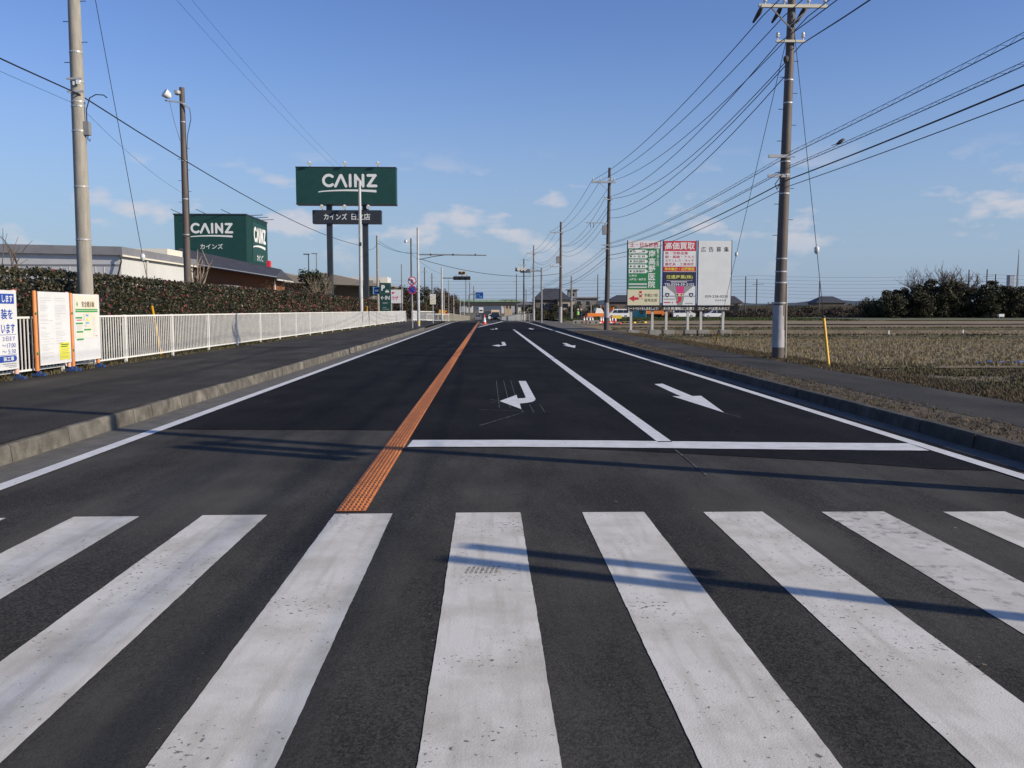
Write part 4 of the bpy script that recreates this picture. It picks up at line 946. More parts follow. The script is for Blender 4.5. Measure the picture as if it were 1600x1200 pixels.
# ================================================================== TREES
def limb(b, p, d, l, r, depth, spread, bend=.15, twigs=3, seg=4):
    pts = [Vector(p)]; dd = Vector(d).normalized()
    for i in range(seg):
        dd = (dd+Vector((rng.gauss(0,bend), rng.gauss(0,bend), rng.gauss(0.03,bend*.5)))).normalized(); pts.append(pts[-1]+dd*l/seg)
    b.tube(pts, [r*(1-.5*i/seg) for i in range(seg+1)], 6 if r > .03 else 4, cap=r > .03)
    if depth <= 0: return
    for _ in range(twigs):
        k = rng.randint(max(1, seg//2), seg); nd = (dd+Vector((rng.gauss(0,spread), rng.gauss(0,spread), abs(rng.gauss(.2,spread*.6))))).normalized()
        limb(b, pts[k], nd, l*rng.uniform(.55,.8), r*.55, depth-1, spread, bend, twigs, max(2, seg-1))
def bare_tree(name, label, x, y, z, h, r, depth=3, spread=.6, twigs=3, m='bark', stems=1, group=None, trunk_l=.35, lean=.1):
    t = thing(name, label, 'tree', (x, y, z), 0, group); tr = MB(); br = MB()
    for s in range(stems):
        a = rng.uniform(0, 6.28); ld = Vector((math.cos(a)*lean*(stems > 1)*3, math.sin(a)*lean*(stems > 1)*3, 1)).normalized()
        top = ld*h*trunk_l; tr.tube([(0,0,-.2), tuple(top*.5), tuple(top)], [r, r*.85, r*.75], 8)
        for _ in range(twigs+1):
            limb(br, tuple(top*rng.uniform(.8,1)), (rng.gauss(ld.x,spread*.6), rng.gauss(ld.y,spread*.6), 1), h*.36, r*.55, depth-1, spread, .13, twigs)
    tr.build('trunk', m, t, smooth=True); br.build('crown', m, t, fix=False)
    return t
def crown_points(clumps, per, flat=1.0):
    P = []
    for (cx, cy, cz, rr) in clumps:
        d = nprng.normal(size=(per, 3)); d /= np.linalg.norm(d, axis=1)[:, None]; d *= (rr*nprng.uniform(.25, 1.0, per)**.5)[:, None]; d[:, 2] *= flat
        P.append(d+np.array((cx, cy, cz)))
    return np.concatenate(P)
def leafy_tree(name, label, x, y, z, h, rad, m, nclump=26, per=110, leaf=.22, trunk=.14, low=.2, cat='tree', group=None, bm_='bark', shape=1.0, cl=.34):
    t = thing(name, label, cat, (x, y, z), 0, group); tr = MB(); tr.tube([(0,0,-.2),(.05*h*rng.uniform(-1,1)*.3,0,h*.45),(0,0,h*.8)], [trunk, trunk*.75, trunk*.3], 8)
    cs = []
    for i in range(nclump):
        a = rng.uniform(0, 6.283); zz_ = rng.uniform(low, .93); q = math.sin(math.pi*min(1, max(0.05, (zz_-low*.6)/(1.08-low*.6))))**.6; rr = rad*q*math.sqrt(rng.uniform(.05, 1))*.85
        c = (rr*math.cos(a), rr*math.sin(a), h*zz_*shape); s = rad*cl*rng.uniform(.6, 1.25); cs.append((*c, s))
        if i % 3 == 0: tr.tube([(0,0,c[2]*.6),(c[0]*.6,c[1]*.6,c[2]*.85),c], [trunk*.35, trunk*.2, trunk*.08], 5)
    tr.build('trunk', bm_, t, smooth=True)
    P = crown_points(cs, per, .85); P[:, 2] = np.clip(P[:, 2], .05, None)
    stuff(leaves('crown', P, nprng.uniform(.6, 1.3, len(P))*leaf, m, t, .1, .6)); return t
bare_tree('pollarded_tree', 'bare pollarded tree in front of the white shop wing', -20.1, 38, .25, 4.3, .10, 3, .38, 2, 'bark', 2, trunk_l=.42)
bare_tree('pollarded_tree', 'pale bare pollarded tree beside the floodlight pole', -13.5, 42, .25, 4.7, .10, 2, .36, 3, 'bark_pale', 1, trunk_l=.40)
leafy_tree('evergreen_tree', 'dark evergreen tree behind the hedge left of the tall sign', -16.4, 84, .25, 5.3, 1.75, 'leaf_evergreen', 30, 130, .20)
bare_tree('multi_stem_tree', 'pale bare multi-stemmed tree against the left sign column', -15.0, 82, .25, 4.4, .06, 3, .4, 3, 'bark_pale', 4, trunk_l=.4)
leafy_tree('twiggy_bush', 'leafless brown twiggy bush beside the wood-clad shop', -17.6, 76, .25, 3.6, 1.9, 'leaf_brown', 24, 90, .10, .07, .2, 'bush')
leafy_tree('twiggy_bush', 'brown twiggy bush left of the evergreen tree', -16.6, 78, .25, 3.1, 1.5, 'leaf_brown', 20, 90, .10, .07, .2, 'bush')
leafy_tree('round_shrub', 'small round green shrub at the foot of the evergreen', -14.9, 80, .25, 2.9, 1.0, 'leaf_evergreen', 14, 100, .13, .05, .15, 'bush')

# ================================================================== RIGHT SIDE
def far_pole(label, x, y, h, r=.14, m='pole_dark', arms=(), extra=None, z0=None, base_white=False):
    t = pole('utility_pole', label, x, y, z0 if z0 is not None else tz(x, y), h, r, r*.62, m, n=9)
    for z, xl, xr, pins in arms: crossarm(t, z, xl, xr, pins=pins, brace=False, size=.09)
    if base_white: MB().lathe([(r+.012,0),(r+.008,1.6)], 9, (0,0,.05)).build('guard_sheath', 'sheath', t)
    if extra:
        for (zx, zz_, wdt, hh) in extra: MB().box(zx-wdt/2, zx+wdt/2, -.22, .18, zz_, zz_+hh).build('transformer', 'pole_grey', t)
    return t
# nearest pole on the right
t = pole('utility_pole', 'tall brown utility pole with white guard on the right pavement edge', 8.0, 24.1, .1, 10.7, .165, .095, 'pole_brown', n=20,
         bands=(1.55, 2.1, 2.4, 2.75, 4.5, 5.0, 5.35, 6.9, 7.5), steps=(3.4, .42, 8.2), lean=(.16, 0), sheath=(.35, 1.5))
MB().tube([(.20,-.06,.05),(.185,-.06,2.1)], .022, 8).build('conduit', 'fence_beige', t, smooth=True)
crossarm(t, 9.40, -.72, 1.05, pins=(-.62, -.1, .55, .98), m='wall_cream'); crossarm(t, 9.52, -.70, 1.0, m='galvanised', y=.16, brace=False)
MB().bar((-.45,-.14,9.36),(.12,-.14,8.8),.04,.03).build('brace', 'pole_grey', t); MB().bar((.55,-.14,9.36),(.12,-.14,8.8),.04,.03).build('brace', 'pole_grey', t)
crossarm(t, 8.50, -.30, .48, pins=(-.26, .42), brace=False, m='wall_cream', size=.06)
for z in (5.50, 4.98): MB().box(-.42, .18, -.13, -.07, z-.04, z+.04).build('cable_bracket', 'galvanised', t)
MB().lathe([(.05,0),(.07,.05),(.07,.12),(.04,.16)], 10, (-.03,-.16,7.95)).build('insulator', 'pole_dark', t)
for px in (-.62, -.1, .55):
    MB().tube([(px,.16,9.46),(px-.03,.25,9.36),(px-.08,.62,9.22)], [.05,.065,.03], 8).build('strain_insulator', 'pole_dark', t)
MB().tube([(-.05,-.15,5.0),(-.25,-.2,4.75),(-.2,-.2,4.6),(-.05,-.17,4.9)], .012, 6).build('cable_loop', 'cable_black', t)
# second pole, by the billboards
t = pole('utility_pole', 'dark utility pole with crossarms just left of the billboards', 8.06, 59.6, .05, 10.85, .19, .085, 'pole_dark', n=14, lean=(.12, 0), steps=(2.6, .45, 9.0), sheath=(.9, 1.9))
crossarm(t, 9.9, -1.1, .5, pins=(-1.0, -.5, .05, .42), size=.13); crossarm(t, 8.75, -.28, .34, pins=(-.2, .3), brace=False, size=.06)
MB().bar((0,-.15,7.2),(-1.5,-.15,7.22),.05,.05).build('switch_arm', 'galvanised', t)
for px in (-1.15,-.95): MB().tube([(px,-.15,7.2),(px,-.15,6.9)], .02, 6).build('dropper', 'pole_dark', t)
MB().box(-.33,-.06,-.2,.1,6.45,7.05).build('transformer', 'pole_grey', t)
for z in (5.75, 5.5): MB().box(-.4,.1,-.16,-.1,z-.04,z+.04).build('cable_bracket', 'galvanised', t)
t = far_pole('dark utility pole with a crossarm standing behind the right signal', 7.55, 91, 10.3, .17, 'pole_brown', ((9.2,-1.1,.3,(-1.05,-.5,.05,.28)),(5.75,-1.1,.2,(-1.0,-.8))), ((-.3,6.1,.34,.7),), base_white=True)
t = far_pole('utility pole left of the dark-roofed house', 6.1, 116, 9.9, .16, 'pole_grey', ((8.8,-.9,.35,(-.85,.05,.3)),), base_white=True)
t = far_pole('utility pole behind the far right traffic signal heads', 6.3, 152, 10.6, .16, 'pole_dark', ((9.6,-.9,.5,(-.8,.4)),), base_white=True)
t = far_pole('thin utility pole left of the far right signal', 5.9, 178, 9.5, .12, 'pole_dark', ((7.9,-.8,.2,(-.7,)),))
t = far_pole('twin-braced utility pole rising beside the dark-roofed house', 14.3, 150, 7.6, .22, 'pole_grey', ((6.6,-.3,.9,()),(3.6,-.2,.8,())))
t = far_pole('dark pole rising between second utility pole and billboards', 22.5, 180, 9.0, .13, 'pole_dark', ((8.2,-.8,.2,()),(7.6,-.8,.2,())))
# railway masts on the embankment
for i, (px, y, h) in enumerate(((57.2,195,7.5),(60.0,196,7.0),(74.5,197,6.6),(110.0,200,9.3),(112.0,200,8.0),(114.2,200,9.4),(116.2,200,8.3))):
    lb = ('railway mast right of the blank billboard, left one of two', 'railway mast with crossarm, right one of two beyond the blank billboard', 'thin railway mast with bent top behind the yellow guard tube',
          'railway mast at the right edge of the bare treetop', 'short railway mast second from the bare treetop', 'tall railway mast third from the bare treetop', 'short railway mast rightmost above the grove')[i]
    t = pole('railway_mast', lb, px, y, 1.3, h, .17 if i > 2 else .13, .12, 'pole_dark', 'railway mast', n=7)
    if i in (1, 3, 5): MB().bar((-1.0,0,h*.82),(1.6,0,h*.84),.09,.09).build('cantilever', 'pole_dark', t)

# ---- billboards
def billboard(label, x0, x1, slogan):
    wd = x1-x0; t = thing('billboard', label, 'billboard', (x0, 59, -.05))
    p = MB().box(0,wd,0,.16,1.83,6.10).build('panel', 'board_white', t)
    MB().box(-.05,-.002,.01,.15,1.80,6.13).box(wd+.002,wd+.05,.01,.15,1.80,6.13).build('side_frame', 'ink_navy', t)
    for px in (.28, wd-.42):
        MB().box(px-.075,px+.075,.17,.32,-.3,5.9).build('leg', 'leg_white', t)
        MB().box(px-.2,px+.55,.0,.7,-.25,.18).build('footing', 'concrete', t)
    s = MB().box(-.02,wd+.02,.10,.14,1.47,1.76).build('slogan_strip', 'strip_dark', t)
    text(s, slogan, wd/2, 1.615, wd*.95, .2, 'ink_white', .096, .015)
    return t, p, wd
y = -.004
t, p, wd = billboard('green and white clinic billboard with a red arrow, leftmost of three', 9.38, 11.52, 'シートベルトをしめましょう！')
panel(p, 0, wd, 5.60, 6.09, 'board_white', y); text(p, '土・日も診療', wd*.5, 5.83, wd*.88, .32, 'ink_red', y-.004, .012)
panel(p, 0, wd, 2.88, 5.59, 'ink_green', y); panel(p, 0, wd, 1.84, 2.875, 'ink_cream', y)
for i, s_ in enumerate(('内　　科', '小 児 科', '消化器科', '皮 膚 科', '泌尿器科')):
    z0_ = 5.26-i*.325
    MB().poly([(.06,y-.004,z0_),(wd*.56,y-.004,z0_),(wd*.605,y-.004,z0_+.06),(wd*.62,y-.004,z0_+.125),(wd*.605,y-.004,z0_+.19),(wd*.56,y-.004,z0_+.25),(.06,y-.004,z0_+.25)]).build('printed_pill', 'ink_white', p)
    panel(p, .13, .25, z0_+.07, z0_+.19, 'ink_darkgreen', y-.008, 'bullet'); text(p, s_, wd*.345, z0_+.125, .82, .17, 'ink_darkgreen', y-.008, .01)
text(p, '南高野医院', wd*.75, 4.235, .46, 2.55, 'ink_white', y-.004, .015, vertical=True)
text(p, '医療法人社団', wd*.93, 4.98, .15, 1.15, 'ink_white', y-.004, .02, vertical=True)
text(p, '休診日', .33, 3.80, .5, .14, 'ink_white', y-.004, .02); text(p, '火曜日・祝祭日', wd*.30, 3.55, 1.1, .15, 'ink_white', y-.004, .02)
panel(p, .07, wd*.60, 3.18, 3.29, 'ink_faint', y-.004, 'small_print'); panel(p, .07, wd*.60, 2.98, 3.07, 'ink_faint', y-.004, 'small_print')
MB().poly([(.08,y-.004,2.28),(.45,y-.004,2.50),(.45,y-.004,2.36),(.72,y-.004,2.36),(.72,y-.004,2.19),(.45,y-.004,2.19),(.45,y-.004,2.06)]).build('red_arrow', 'ink_red', p)
for z0_ in (2.62, 2.36): panel(p, .78, .95, z0_, z0_+.16, 'ink_red', y-.004, 'route_mark')
for z0_ in (2.55, 2.26):
    MB().disc(.76,z0_,.035,y-.006,8).disc(.97,z0_,.035,y-.006,8).build('signal_mark', 'ink_darkgreen', p)
text(p, '手前2つ目', wd*.73, 2.50, .88, .22, 'ink_black', y-.004, .01); text(p, '信号左折', wd*.73, 2.16, .88, .22, 'ink_black', y-.004, .01)
t, p, wd = billboard('red, white and navy buy-back billboard with a road map, middle of three', 11.76, 13.92, 'わき見運転に注意！')
panel(p, 0, wd, 5.43, 6.09, 'ink_red', y); text(p, '高価買取', wd*.5, 5.77, wd*.92, .5, 'ink_white', y-.004, .018)
panel(p, 0, wd, 4.40, 5.425, 'board_face_grey', y)
for i, (s_, f_) in enumerate((('鉄・非鉄金属', .70), ('銅・真鍮・アルミ', .9), ('ステンレス・タイヤ', .9), ('農機具・工業用機', .9))): text(p, s_, .1+wd*f_/2, 5.29-i*.245, wd*f_, .19, 'ink_red', y-.004, .008)
panel(p, 0, wd, 4.08, 4.39, 'ink_red', y); text(p, '年中無休・出張買取', wd*.5, 4.235, wd*.93, .23, 'ink_yellow', y-.004, .03)
panel(p, 0, wd, 3.10, 4.05, 'ink_navy', y); panel(p, .12, wd-.12, 3.50, 3.98, 'ink_black', y-.003); text(p, '住連産業(株)', wd*.5, 3.70, wd*.82, .29, 'ink_paleyellow', y-.007, .015)
panel(p, .2, wd-.2, 3.46, 3.475, 'ink_white', y-.007, 'underline'); panel(p, .5, 1.6, 3.35, 3.42, 'ink_faint', y-.004, 'small_print'); text(p, 'TEL0294-59-3152', wd*.5, 3.21, wd*.92, .17, 'ink_white', y-.004, .012)
panel(p, 0, wd, 1.84, 3.095, 'board_face_grey', y)
MB().poly([(.15,y-.003,3.09),(2.0,y-.003,3.09),(1.45,y-.003,2.62),(1.36,y-.003,2.5),(1.36,y-.003,2.42),(1.42,y-.003,2.35),(1.30,y-.003,1.85),(.95,y-.003,1.85),(.83,y-.003,2.35),(.82,y-.003,2.45),(.75,y-.003,2.62)]).build('map_road', 'ink_road', p)
panel(p, 0, .82, 2.40, 2.47, 'ink_road', y-.003, 'map_road'); panel(p, 1.37, wd, 2.40, 2.47, 'ink_road', y-.003, 'map_road')
MB().poly([(.85,y-.006,3.09),(1.42,y-.006,3.09),(1.36,y-.006,2.62),(.92,y-.006,2.62)]).build('map_route', 'ink_pink', p)
MB().poly([(.98,y-.006,2.40),(1.26,y-.006,2.40),(1.22,y-.006,2.1),(1.05,y-.006,2.0),(1.05,y-.006,1.94),(.84,y-.006,2.03),(1.02,y-.006,2.14),(1.02,y-.006,2.1)]).build('map_arrow', 'ink_red', p)
panel(p, .86, 1.33, 2.45, 2.62, 'ink_cream', y-.009, 'map_signal'); MB().disc(.96,2.535,.065,y-.012,10).build('map_signal', 'ink_black', p); MB().disc(1.23,2.535,.065,y-.012,10).build('map_signal', 'ink_red', p)
for cx in (.28, wd-.28): MB().poly([(cx-.15,y-.006,2.64),(cx+.15,y-.006,2.64),(cx+.13,y-.006,2.50),(cx,y-.006,2.34),(cx-.13,y-.006,2.50)]).build('route_shield', 'ink_navy', p); MB().disc(cx,2.51,.06,y-.010,10).build('route_shield', 'ink_white', p)
panel(p, .06, .8, 2.20, 2.27, 'ink_grey', y-.004, 'small_print'); panel(p, .06, .5, 1.98, 2.05, 'ink_red', y-.004, 'small_print'); text(p, '★', .64, 2.01, .14, .14, 'ink_red', y-.004); panel(p, 1.5, 2.0, 1.93, 1.99, 'ink_grey', y-.006, 'small_print')
t, p, wd = billboard('nearly blank pale billboard with four black characters, rightmost of three', 14.10, 16.30, 'スピードは控えめに！')
panel(p, .0, wd, 1.84, 6.09, 'board_face_grey', y, 'face_sheet')
for i, ch in enumerate('広告募集'): text(p, ch, .33+i*.51, 5.54, .33, .34, 'ink_black', y-.004, .006)
panel(p, .02, wd-.02, 3.96, 3.965, 'ink_faint', y-.004, 'sheet_joint')
text(p, '029-228-0230', wd*.57, 2.42, 1.55, .155, 'ink_black', y-.004, .008); 
for i in range(5): panel(p, 1.17+i*.155, 1.27+i*.155, 2.11, 2.21, 'ink_grey', y-.004, 'small_print')

# ---- guy wires with guard tubes
def wire_pts(a, b, sag, n=14):
    a = Vector(a); b = Vector(b)
    return [a.lerp(b, i/n)-Vector((0,0,sag*4*(i/n)*(1-i/n))) for i in range(n+1)]
def guy(label, foot, head, gl, m, r=.008, striped=False, ball=None):
    t = thing('guy_wire', label, 'guy wire', foot); f = Vector(foot); h = Vector(head)-f; d = h.normalized()
    MB().tube([(0,0,0), tuple(h)], r, 5).build('wire', 'cable_black', t)
    MB().tube([tuple(-d*.15), tuple(d*gl)], .038, 10).build('guard_tube', m, t, smooth=True)
    if striped:
        for k in range(5): MB().tube([tuple(d*(gl*(.1+.2*k))), tuple(d*(gl*(.2+.2*k)))], .0395, 10).build('black_band', 'black_rubber', t)
    MB().lathe([(.03,0),(.042,.02),(.042,.05),(.02,.07)], 8, tuple(d*gl)).build('cap', 'pole_dark', t)
    if ball: MB().lathe([(.02,-.1),(.06,-.06),(.065,0),(.06,.06),(.02,.1)], 10, tuple(h*ball)).build('insulator', 'insulator', t, smooth=True)
guy('yellow guard tube and guy wire at the right pavement edge', (8.28,21.16,.12), (8.14,24.0,9.3), 1.2, 'yellow_plastic', ball=.31)
guy('black and yellow striped guy guard in front of the blank billboard', (11.55,44.3,-.1), (8.12,24.2,9.0), 1.05, 'yellow_plastic', .009, True, ball=.42)
guy('yellow guy guard leaning behind the white railing', (-9.1,24.9,.18), (-9.28,20.9,11.4), 1.5, 'yellow_plastic', .008, ball=.24)
t = thing('guard_stake', 'small yellow stake at the foot of the slim pale pole', 'stake', (-9.1,67,.18)); MB().tube([(0,0,-.1),(.05,.2,1.5)], .05, 8).build('tube', 'yellow_plastic', t, smooth=True); MB().lathe([(.052,0),(.04,.05)], 8, (.05,.2,1.5)).build('cap', 'ink_yellow', t)

# ---- overhead wires, one object per run
def wire(label, runs, r=.014, m='cable_black', group=None, name='overhead_wire'):
    b = MB()
    for a, c, s in runs: b.tube(wire_pts(a, c, s), r, 5, cap=False)
    return tag(b.build(name, m, fix=False), label, 'wire', group)
GR = 'power wires on the right-hand pole line'
PX = [(8.0+.15,24.1),(8.17,59.6),(7.6,91),(6.1,116),(6.3,152)]
def run(label, offs, zs, sag=.7, back=None, r=.013):
    pts = [(PX[i][0]+offs[i], PX[i][1], zs[i]) for i in range(len(zs))]
    rr = [(pts[i], pts[i+1], sag) for i in range(len(pts)-1)]
    if back: rr.insert(0, (back, pts[0], sag*.8))
    wire(label, rr, r, group=GR)
run('upper left power wire from the crossarm of the tall brown pole', (-.77,-1.15,-1.05,-.85,-.8), (9.30,10.08,9.45,8.9,10.2), .55, (7.2,-12,9.8))
run('upper middle power wire meeting the pole tops', (-.2,-.6,-.5,.05,0), (9.30,10.08,9.45,8.9,10.2), .6, (8.0,-12,9.8))
run('upper right power wire from the near crossarm end', (.45,.25,.28,.3,.4), (9.30,10.08,9.45,8.9,10.2), .75, (8.9,-12,9.8))
run('second-tier wire left of the brown pole', (-.35,-.25,0,0,0), (8.58,8.95,8.0,7.8,8.2), .85, (7.8,-12,8.9))
run('second-tier wire right of the brown pole', (.30,.2,.1,.1,.1), (8.58,8.9,8.0,7.7,8.1), 1.0, (8.6,-12,8.9))
run('third-tier wire just below the second crossarm', (-.12,-.05,0,0,0), (8.02,8.1,7.4,7.3,7.7), .9)
run('fourth-tier wire below the second crossarm', (-.12,0,0,.05,0), (7.75,7.6,7.1,7.0,7.4), 1.0)
wire('high wire entering from the top right corner', [((9.6,-14,9.2),(8.45,24.1,8.58),.7)], .013, group=GR)
GT = 'telephone cables on the right-hand pole line'
def tel(label, off, zs, r, sag=.55, back=None, double=0):
    b = MB(); pts = [(PX[i][0]+off, PX[i][1]-.1, zs[i]) for i in range(len(zs))]
    rr = [(pts[i], pts[i+1], sag) for i in range(len(pts)-1)]
    if back: rr.insert(0, (back, pts[0], sag*.8))
    for k, (a, c, s) in enumerate(rr):
        w_ = wire_pts(a, c, s, 40); b.tube(w_, r, 5, cap=False)
        if double:
            w2 = [q+Vector((0,0,double)) for q in w_]; b.tube(w2, .006, 4, cap=False)
            if k < 2:
                n = 150 if k == 0 else 120; zg = []
                ww = wire_pts(a, c, s, n)
                for i, q in enumerate(ww): zg.append(q+Vector((0,0,double*(i % 2))))
                b.tube(zg, .0035, 3, cap=False)
    return tag(b.build('telephone_cable', 'cable_black', fix=False), label, 'cable', GT)
tel('laced double telephone cable, top one on the right-hand poles', -.02, (5.62,5.85,4.9,4.5,5.0), .009, .30, (8.0,-14,6.1), .085)
tel('second telephone cable, the one the bird sits on', -.02, (5.28,5.6,4.7,4.3,4.8), .009, .35, (8.0,-14,5.6), .06)
tel('thick black telephone cable, lowest heavy one', -.02, (4.98,5.12,4.0,3.9,4.3), .017, .35, (8.0,-14,5.35))
tel('thin lowest telephone cable under the thick one', -.02, (4.80,4.85,3.8,3.7,4.1), .010, .35, (8.0,-14,5.0))
GL = 'wires on the left-hand pole line'
wire('black telephone cable slanting down along the left poles', [((-9.4,-14,6.5),(-9.2,20.7,6.33),.35),((-9.2,20.7,6.33),(-9.3,66,6.2),.55),((-9.3,66,6.2),(-11.7,96,8.6),.5),((-11.7,96,8.6),(-5.4,70,5.9),.3)], .016, group=GL, name='telephone_cable')
wire('thin pale upper wire on the left poles, upper one', [((-9.2,20.85,11.6),(-9.3,66,10.7),.5)], .0045, group=GL)
wire('thin pale upper wire on the left poles, lower one', [((-9.45,20.85,11.3),(-9.35,66,10.4),.5)], .0045, group=GL)
wire('faint thin wire below the left telephone cable', [((-9.4,-14,6.2),(-9.25,20.8,6.1),.3),((-9.25,20.8,6.1),(-11.9,36,6.0),.2)], .004, group=GL)
wire('thin wire crossing the road from the bare-armed pole', [((-5.4,70,5.5),(7.6,91,5.2),.75)], .022, group=GL)
wire('cable from the pole behind the parking sign to the bare-armed pole', [((-11.75,96,8.9),(-9.5,112,8.5),.3),((-9.5,112,8.5),(-7.5,150,7.5),.4)], .016, group=GL)
for i in range(7):
    wire(('topmost','second','third','fourth','fifth','sixth','lowest')[i]+' far wire strung above the railway', [((-40,330-3*i,12.2-1.3*i),(60,195+i,9.0-.75*i),.7),((60,195+i,9.0-.75*i),(112,200+i,9.6-.8*i),.6),((112,200+i,9.6-.8*i),(190,205,9.3-.8*i),.6)], .022, group='railway wires')

# ---- bird
t = tag(bpy.data.objects.new('bird', None), 'small dark bird perched on a telephone cable', 'bird'); col.objects.link(t); t.location = (8.13, 20.5, 5.30)
MB().tube([(-.11,0,-.03),(-.05,0,-.005),(.0,0,.03),(.045,0,.065),(.075,0,.085),(.10,0,.08),(.115,0,.075)], [.010,.028,.042,.036,.027,.014,.004], 9).build('body', 'bird_black', t, smooth=True)
MB().prism([(-.20,-.06),(-.08,-.03),(-.08,-.01),(-.19,-.045)], -.015, .015).build('tail', 'bird_black', t)

# ================================================================== SIGNALS
t = pole('traffic_signal', 'far left traffic signal on an arm with two yellow-framed flashers above', -5.4, 106.5, .05, 6.5, .12, .09, 'pole_white', 'traffic signal', n=10)
MB().tube([(0,0,5.22),(1.5,0,5.2)], .07, 8).build('arm', 'pole_grey', t, smooth=True)
h = MB().box(1.38,3.42,-.12,.14,4.98,5.42).build('signal_head', 'signal_black', t)
for i in range(3): MB().lathe([(.16,0),(.17,.16)], 12).build('visor', 'signal_black', h, loc=(1.75+i*.66,-.12,5.2)).rotation_euler = (R(90),0,0)
f = MB().box(1.98,2.82,-.06,.04,5.62,6.0).build('flasher_frame', 'flasher_yellow', t)
for px in (2.18, 2.62): MB().lathe([(.16,0),(.17,.08)], 14).build('flasher_lamp', 'signal_black', f, loc=(px,-.06,5.81)).rotation_euler = (R(90),0,0)
MB().box(2.35,2.45,-.05,.03,5.42,5.62).build('flasher_bracket', 'pole_grey', t)
for px in (1.7, 3.0): MB().lathe([(.05,0),(.07,.05),(.03,.12)], 8, (px,0,5.5)).build('beacon', 'lamp_red', t)
t = pole('traffic_signal', 'far right traffic signal with grey round hoods on an arm', 5.45, 88.7, .1, 5.55, .095, .085, 'pole_grey', 'traffic signal', n=10)
MB().tube([(0,0,5.25),(-2.65,0,5.25)], .06, 8).build('arm', 'pole_grey', t, smooth=True)
for c, rz in ((-2.1,10),(-1.55,0)):
    h = MB().box(-.55,.55,-.1,.1,-.18,.18).build('signal_head', 'signal_grey', t, loc=(c,-.06 if rz else .16,5.4 if rz else 5.25)); h.rotation_euler = (0,0,R(25 if rz else -20))
    for i in range(3): MB().lathe([(.17,0),(.18,.2)], 14).build('visor', 'signal_grey', h, loc=(-.36+i*.36,-.1,0)).rotation_euler = (R(90),0,0)
MB().tube([(-1.8,0,5.25),(-1.8,0,5.9)], .03, 6).build('finial', 'pole_grey', t)
# signals at the near crossing, standing just outside the picture; their shadows fall across the road
ux, uy = .4067, .9135
t = pole('signal_post', 'steel vehicle signal post at the near right corner', 6.55, 6.0, .12, 7.4, .115, .10, 'pole_white', 'traffic signal', n=12)
for k, o_ in enumerate((-.42, -.74)):
    MB().box(-.11,.11,-.11,.11,3.98,4.98).build('signal_head', 'signal_black', t, loc=(ux*o_, uy*o_, 0)).rotation_euler = (0,0,R(-24))
MB().bar((0,0,4.1),(ux*-.8,uy*-.8,4.1),.05,.05).bar((0,0,4.9),(ux*-.8,uy*-.8,4.9),.05,.05).build('bracket', 'galvanised', t)
t = pole('pedestrian_signal', 'pedestrian signal post beside the near crossing', 6.3, 2.42, .12, 2.7, .07, .065, 'pole_white', 'traffic signal', n=10)
for o_ in (-.15, .15): MB().box(-.075,.075,-.07,.07,2.62,3.33).build('signal_head', 'signal_grey', t, loc=(ux*o_, uy*o_, 0)).rotation_euler = (0,0,R(-24))

# ================================================================== FAR LEFT ROADSIDE
def panel_fence(name, label, pts, h, m, gap=.16, cat='fence', mid=True):
    t = thing(name, label, cat, (0,0,0)); n = 0; bars = MB(); first = None
    for (a, c) in zip(pts, pts[1:]):
        a = Vector(a); c = Vector(c); l = (c-a).length; k = max(1, int(l/2))
        MB().bar(a+Vector((0,0,h)), c+Vector((0,0,h)), .05, .06).build('top_rail', m, t); MB().bar(a+Vector((0,0,.15)), c+Vector((0,0,.15)), .04, .05).build('bottom_rail', m, t)
        for i in range(k+1): q = a.lerp(c, i/k); MB().box(q.x-.035,q.x+.035,q.y-.035,q.y+.035,q.z,q.z+h+.04).build('post', m, t)
        q = 0
        while q < l: p_ = a.lerp(c, q/l); bars.box(p_.x-.012,p_.x+.012,p_.y-.012,p_.y+.012,p_.z+.17,p_.z+h-.03); q += gap
    stuff(bars.build('balusters', m, t)); return t
panel_fence('corner_fence', 'short white corner fence behind the bare-armed pole', [(-8.3,98,.2),(-8.0,104,.15),(-6.3,107,.1)], 1.15, 'fence_white', .10)
t = panel_fence('bridge_parapet', 'low white parapet beside the far left signal', [(-7.6,112,.0),(-5.0,116,-.05)], .95, 'fence_white', .30)
panel_fence('roadside_fence', 'beige roadside fence running away to the bridge', [(-5.9,119,-.1),(-5.9,150,-.4),(-5.7,200,-1.0),(-5.6,288,-1.8)], 1.2, 'fence_beige', .18)
t = panel_fence('guard_fence', 'pale guard fence on the right of the far road', [(6.3,120,-.1),(4.9,127,-.15),(4.9,150,-.4),(4.8,200,-1.0),(4.8,288,-1.8)], 1.1, 'pole_white', .45)
t = thing('works_sign', 'orange roadworks sign board leaning at the far left kerb', 'sign', (-6.2, 122, -.1))
p = MB().box(-.6,.5,-.05,0,.95,1.55).build('panel', 'flasher_yellow', t); p.rotation_euler = (0, R(8), 0); MB().box(-.5,-.44,-.04,.02,0,1.0).box(.36,.42,-.04,.02,0,1.0).build('legs', 'pole_grey', t); MB().box(.52,.8,-.05,0,.85,1.3).build('red_plate', 'red_plastic', t)
lp = [('thin far pole beside the cream sign', -10.5, 150, 9.0, .12, 'pole_dark'), ('dark far pole with crossarm above the brown thicket', -10.2, 165, 8.8, .12, 'pole_dark'), ('slender pale pole left of the works sign', -6.4, 132, 4.5, .08, 'pole_white'),
      ('pale far pole above the beige fence', -6.4, 148, 6.8, .08, 'pole_grey'), ('pale far pole nearer the bridge', -6.3, 168, 4.8, .08, 'pole_white'), ('short pale pole at the green bridge rail', -6.2, 205, 5.5, .09, 'pole_white'), ('short pole at the left bridge abutment', -6.2, 240, 5.6, .1, 'pole_white')]
